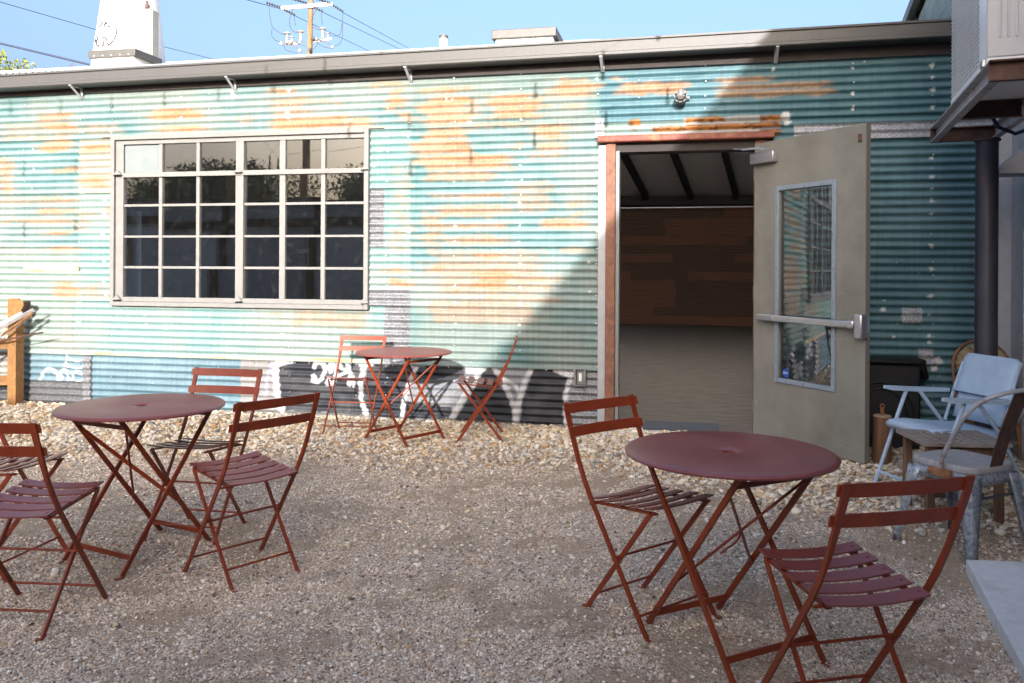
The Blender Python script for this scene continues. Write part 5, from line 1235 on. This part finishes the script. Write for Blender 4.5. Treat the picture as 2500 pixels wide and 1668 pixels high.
# pigeon on the duct
pg = on_v(366, 22, V0-.35); PGM = WM @ Matrix.Translation((pg.x-.03, V0-.37, dt)) @ Matrix.Rotation(.5, 4, 'Z')
bird = empty('pigeon', 'small dark pigeon perched on the duct of the white stack', 'bird', PGM)
b = MB(); prof = [(1e-4,.008,.0,.0),(.018,.012,.010,0),(.034,.03,.02,0),(.038,.055,.012,0),(.030,.080,-.004,0),(.019,.098,-.010,0),(.017,.108,-.012,0),(.0185,.118,-.016,0),(.013,.130,-.018,0),(1e-4,.134,-.02,0)]
n = 12; vs = []
for r, z, y, _ in prof: vs += [(r*math.cos(2*PI*q/n), y+r*1.05*math.sin(2*PI*q/n), z) for q in range(n)]
b.add(vs, [(i*n+q, i*n+(q+1)%n, (i+1)*n+(q+1)%n, (i+1)*n+q) for i in range(len(prof)-1) for q in range(n)])
b.prism([(-.012,.03,.012),(.012,.03,.012),(.016,.095,-.018),(-.016,.095,-.018)], (0,0,.006)); b.prism([(-.004,-.032,.118),(.004,-.032,.118),(0,-.050,.114)], (0,0,.005)); b.tube([(.01,0,.012),(.01,0,0)], .003, 5); b.tube([(-.01,0,.012),(-.01,0,0)], .003, 5)
b.build('body', M['pigeon'], bird)

# utility pole
UY = 40.0; U0 = at_depth(752, 145, UY); up = empty('utility_pole', 'wooden utility pole with a white crossarm and insulators behind the roof', 'utility pole', Matrix.Translation((U0.x, UY, 0)))
zz = lambda py: at_depth(755, py, UY).z
def XZ(px, py, dy=0.0): q = at_depth(px, py, UY); return Vector((q.x-U0.x, dy, q.z))
b = MB(); b.tube([(0,0,-.3),(.10,0,zz(60)),(.16,0,zz(-40))], .135, 14, Vector((1,0,0)), scales=[(1.2,1.2),(.92,.92),(.82,.82)]); b.build('pole', M['wood_pole'], up)
b = MB(); b.bar([XZ(689,23,-.16), XZ(814,13,-.16)], .11, .16, Vector((0,1,0))); b.build('crossarm', M['white'], up)
b = MB(); b.bar([XZ(699,110,-.16), XZ(736,108,-.16)], .09, .10, Vector((0,1,0))); b.bar([XZ(768,104,-.16), XZ(812,97,-.16)], .09, .10, Vector((0,1,0))); b.build('lower_crossarm', M['porcelain'], up)
for a_, c_ in (((697,108),(736,124)), ((722,104),(748,116)), ((776,98),(812,113))):
    b = MB(); b.bar([XZ(*a_,-.3), XZ(*c_,-.3)], .05, .05, Vector((0,1,0))); b.build('cutout_arm', M['darkmetal'], up)
def insulator(px, py, s=1.0, nm='cutout'):
    b = MB(); q = XZ(px, py, -.22); b.lathe([(1e-4,-.26),(.07,-.26),(.09,-.18),(.06,-.14),(.085,-.08),(.055,-.04),(.08,.02),(.05,.06),(.05,.12),(.17,.19),(.15,.23),(1e-4,.22)], 12, Matrix.Translation(q) @ Matrix.Scale(s, 4)); b.build(nm, M['porcelain'], up)
for x_, y_ in ((704,95),(737,91),(790,84)): insulator(x_, y_)
for x_, y_ in ((716,100),(803,90)): insulator(x_, y_, .62)
for x_, y_, r_ in ((691,111,.09),(713,107,.10),(768,99,.10),(776,99,.07),(815,119,.08),(736,128,.10),(761,126,.10)):
    b = MB(); b.ball(XZ(x_, y_, -.30), r_, 12, 8); b.build('ball_insulator', M['porcelain'] if r_ < .1 or x_ < 760 else M['darkmetal'], up)
def beads(pts, nm='strain_insulator'):
    b = MB(); a_, c_ = XZ(*pts[0], -.2), XZ(*pts[1], -.2); m_ = Matrix.Translation(a_) @ (c_-a_).to_track_quat('Z', 'Y').to_matrix().to_4x4(); L_ = (c_-a_).length
    pr_ = []; k = int(L_/.12)
    for i in range(k): pr_ += [(.03, i*L_/k), (.075, (i+.35)*L_/k), (.03, (i+.7)*L_/k)]
    b.lathe([(1e-4,0)] + pr_ + [(1e-4, L_)], 8, m_); b.build(nm, M['darkmetal'], up)
for s_ in (((653,10),(690,22)), ((716,1),(752,11)), ((775,1),(812,12)), ((696,26),(724,41)), ((768,21),(792,32)), ((815,16),(841,33))): beads(s_)
def jumper(pts):
    b = MB(); P_ = [XZ(*p_, -.26) for p_ in pts]; out = []
    for i in range(len(P_)-1):
        for t in np.linspace(0, 1, 5, endpoint=False):
            p0, p1, p2, p3 = P_[max(i-1,0)], P_[i], P_[i+1], P_[min(i+2,len(P_)-1)]
            out.append(.5*((2*p1)+(p2-p0)*t+(2*p0-5*p1+4*p2-p3)*t*t+(3*p1-p0-3*p2+p3)*t**3))
    out.append(P_[-1]); b.tube(out, .016, 5, Vector((0,1,0))); b.build('jumper_wire', M['wire'], up)
for p_ in ([(660,13),(662,40),(668,68),(683,82),(699,89)], [(668,72),(667,90),(676,102),(689,106)], [(720,20),(712,45),(711,66),(719,80),(731,84)], [(779,20),(766,45),(762,60)], [(788,32),(788,50),(790,64)], [(840,32),(838,60),(833,88)], [(839,60),(838,95),(832,110),(818,117)], [(697,112),(700,124),(714,130),(730,133)], [(780,108),(772,120),(764,124)], [(764,66),(774,74),(788,77)], [(805,88),(818,92),(832,88)], [(720,40),(723,55),(725,66)], [(775,106),(790,117),(812,122)]): jumper(p_)
def wire(label, pts, r, mt='wire', n=14, sag=.0):
    P_ = [at_depth(px, py, Y) for px, py, Y in pts]; out = []
    for i in range(len(P_)-1):
        for t in np.linspace(0, 1, n, endpoint=(i == len(P_)-2)): out.append(P_[i].lerp(P_[i+1], t) - Vector((0,0,sag*4*t*(1-t))))
    b = MB(); b.tube(out, r, 6); o = b.build('power_line', M[mt], None); tag(o, label, 'power line', 'overhead lines'); return o
wire('power line leaving the top crossarm at its right end', [(-400,-520,14),(812,12,40),(841,33,41),(1012,126,60),(1250,240,90)], .016)
wire('power line leaving the middle of the crossarm to the right', [(-300,-430,14),(752,11,40),(792,32,41),(990,127,60),(1250,240,90)], .016)
wire('power line leaving the left end of the crossarm, passing behind the pole', [(-100,-220,14),(600,-1,34),(689,23,40),(724,41,41),(912,130,60),(1200,250,95)], .016)
wire('thin dark wire running down behind the white stack to the right', [(-200,-48,24),(0,5,26),(225,70,30),(545,151,38),(800,215,46)], .011)
wire('thick dark blue cable at the left, ending behind the white stack', [(-250,42,20),(0,106,20),(214,157,20),(420,205,20)], .024, 'wireblue')

# trees
def tree(name, label, base, crown_c, crown_r, n_leaf, leaf, mt, seed, group=None, trunk_r=.18):
    r = np.random.default_rng(seed); e = empty(name, label, 'tree', Matrix.Translation(base), group); C_ = Vector(crown_c); R_ = Vector(crown_r)
    b = MB(); b.tube([(0,0,-.3),(.1,.05,C_.z*.35),(C_.x*.5,C_.y*.5,C_.z*.75),(C_.x,C_.y,C_.z+R_.z*.3)], trunk_r, 10, Vector((1,0,0)), scales=[(1.3,1.3),(1,1),(.6,.6),(.2,.2)])
    tips = []
    for k in range(16):
        d = Vector(r.normal(0, 1, 3)); d.normalize(); s = Vector((C_.x*.5,C_.y*.5,C_.z*.72)); t_ = C_ + Vector((d.x*R_.x*.85, d.y*R_.y*.85, d.z*R_.z*.8)); m_ = s.lerp(t_, .55) + Vector((0,0,.25)); tips.append(t_)
        b.tube([s, m_, t_], trunk_r*.28, 6, Vector((1,.1,0)), scales=[(1,1),(.55,.55),(.15,.15)])
    b.build('trunk', M['bark'], e)
    cl = []
    for t_ in tips: cl.append((t_, r.uniform(.30, .5)))
    for k in range(30):
        d = Vector(r.normal(0, 1, 3)); d.normalize(); cl.append((C_ + Vector((d.x*R_.x, d.y*R_.y, d.z*R_.z))*r.uniform(.25, 1.0) if False else C_ + Vector((d.x*R_.x*r.uniform(.4,1), d.y*R_.y*r.uniform(.4,1), d.z*R_.z*r.uniform(.3,1))), r.uniform(.22, .45)))
    vs = []; fs = []
    per = n_leaf//len(cl)
    for c_, k_ in cl:
        P_ = r.normal(0, 1, (per, 3)); P_ = P_/np.linalg.norm(P_, axis=1, keepdims=True)*r.uniform(.2, 1, (per, 1))**.6 * np.array([R_.x, R_.y, R_.z])*k_ + np.array(c_)
        A_ = r.normal(0, 1, (per, 3)); A_ /= np.linalg.norm(A_, axis=1, keepdims=True); B_ = np.cross(A_, r.normal(0, 1, (per, 3))); B_ /= np.linalg.norm(B_, axis=1, keepdims=True)
        L_ = leaf*r.uniform(.6, 1.3, (per, 1))
        for q in range(per):
            n0 = len(vs); a_, b_ = A_[q]*L_[q], B_[q]*L_[q]*.45
            vs += [tuple(P_[q]-a_), tuple(P_[q]+b_), tuple(P_[q]+a_), tuple(P_[q]-b_)]; fs.append((n0, n0+1, n0+2, n0+3))
    me = bpy.data.meshes.new('crown'); me.from_pydata(vs, [], fs); me.materials.append(mt); link(bpy.data.objects.new('crown', me), e); return e
tb = at_depth(-30, 180, 30.0)
tree('leafy_tree', 'sunlit yellow-green tree rising behind the roof at the top left', (tb.x, 30, 0), (0,0,tb.z-1.0), (2.0,1.9,1.75), 9000, .085, M['leaf'], 3)
tree('bushy_tree', 'dark tree behind the rear workshop, seen in the window glass', (-13.5,-14,0), (0,0,4.3), (3.2,3,1.7), 30000, .085, M['leafdark'], 5, None, .25)
tree('round_tree', 'broad tree farther left behind the rear workshop', (-22,-13,0), (0,0,4.2), (4,3,1.6), 30000, .085, M['leafdark'], 6, None, .25)
for x_, y_, l_ in ((-16.5,-11.0,'bare utility pole behind the rear workshop, in front of the nearer tree'), (-19.5,-10.5,'bare utility pole behind the rear workshop, beside the broad tree')):
    e = empty('yard_pole', l_, 'utility pole', Matrix.Translation((x_, y_, 0)))
    b = MB(); b.tube([(0,0,-.3),(0,0,10)], .14, 10); b.build('pole', M['wood_pole'], e)
    b = MB(); b.bar([(-1.2,0,9.2),(1.2,0,9.2)], .1, .14, Vector((0,1,0))); b.build('crossarm', M['wood_pole'], e)
# bare twigs over the roof edge
tw = at_depth(176, 172, 24.0); b = MB()
for k in range(7):
    a_ = RNG.uniform(-.5,.5); h_ = RNG.uniform(.12,.30); b.tube([(tw.x+RNG.uniform(-.1,.1),24,tw.z-.9),(tw.x+a_*.1,24,tw.z-.1),(tw.x+a_*.25,24,tw.z+h_)], .006, 4)
b.tube([(tw.x,24,-.2),(tw.x,24,tw.z-.85)], .02, 6); o = b.build('bare_twigs', M['bark'], None); tag(o, 'thin bare twigs just showing above the roof left of the white stack', 'twigs')
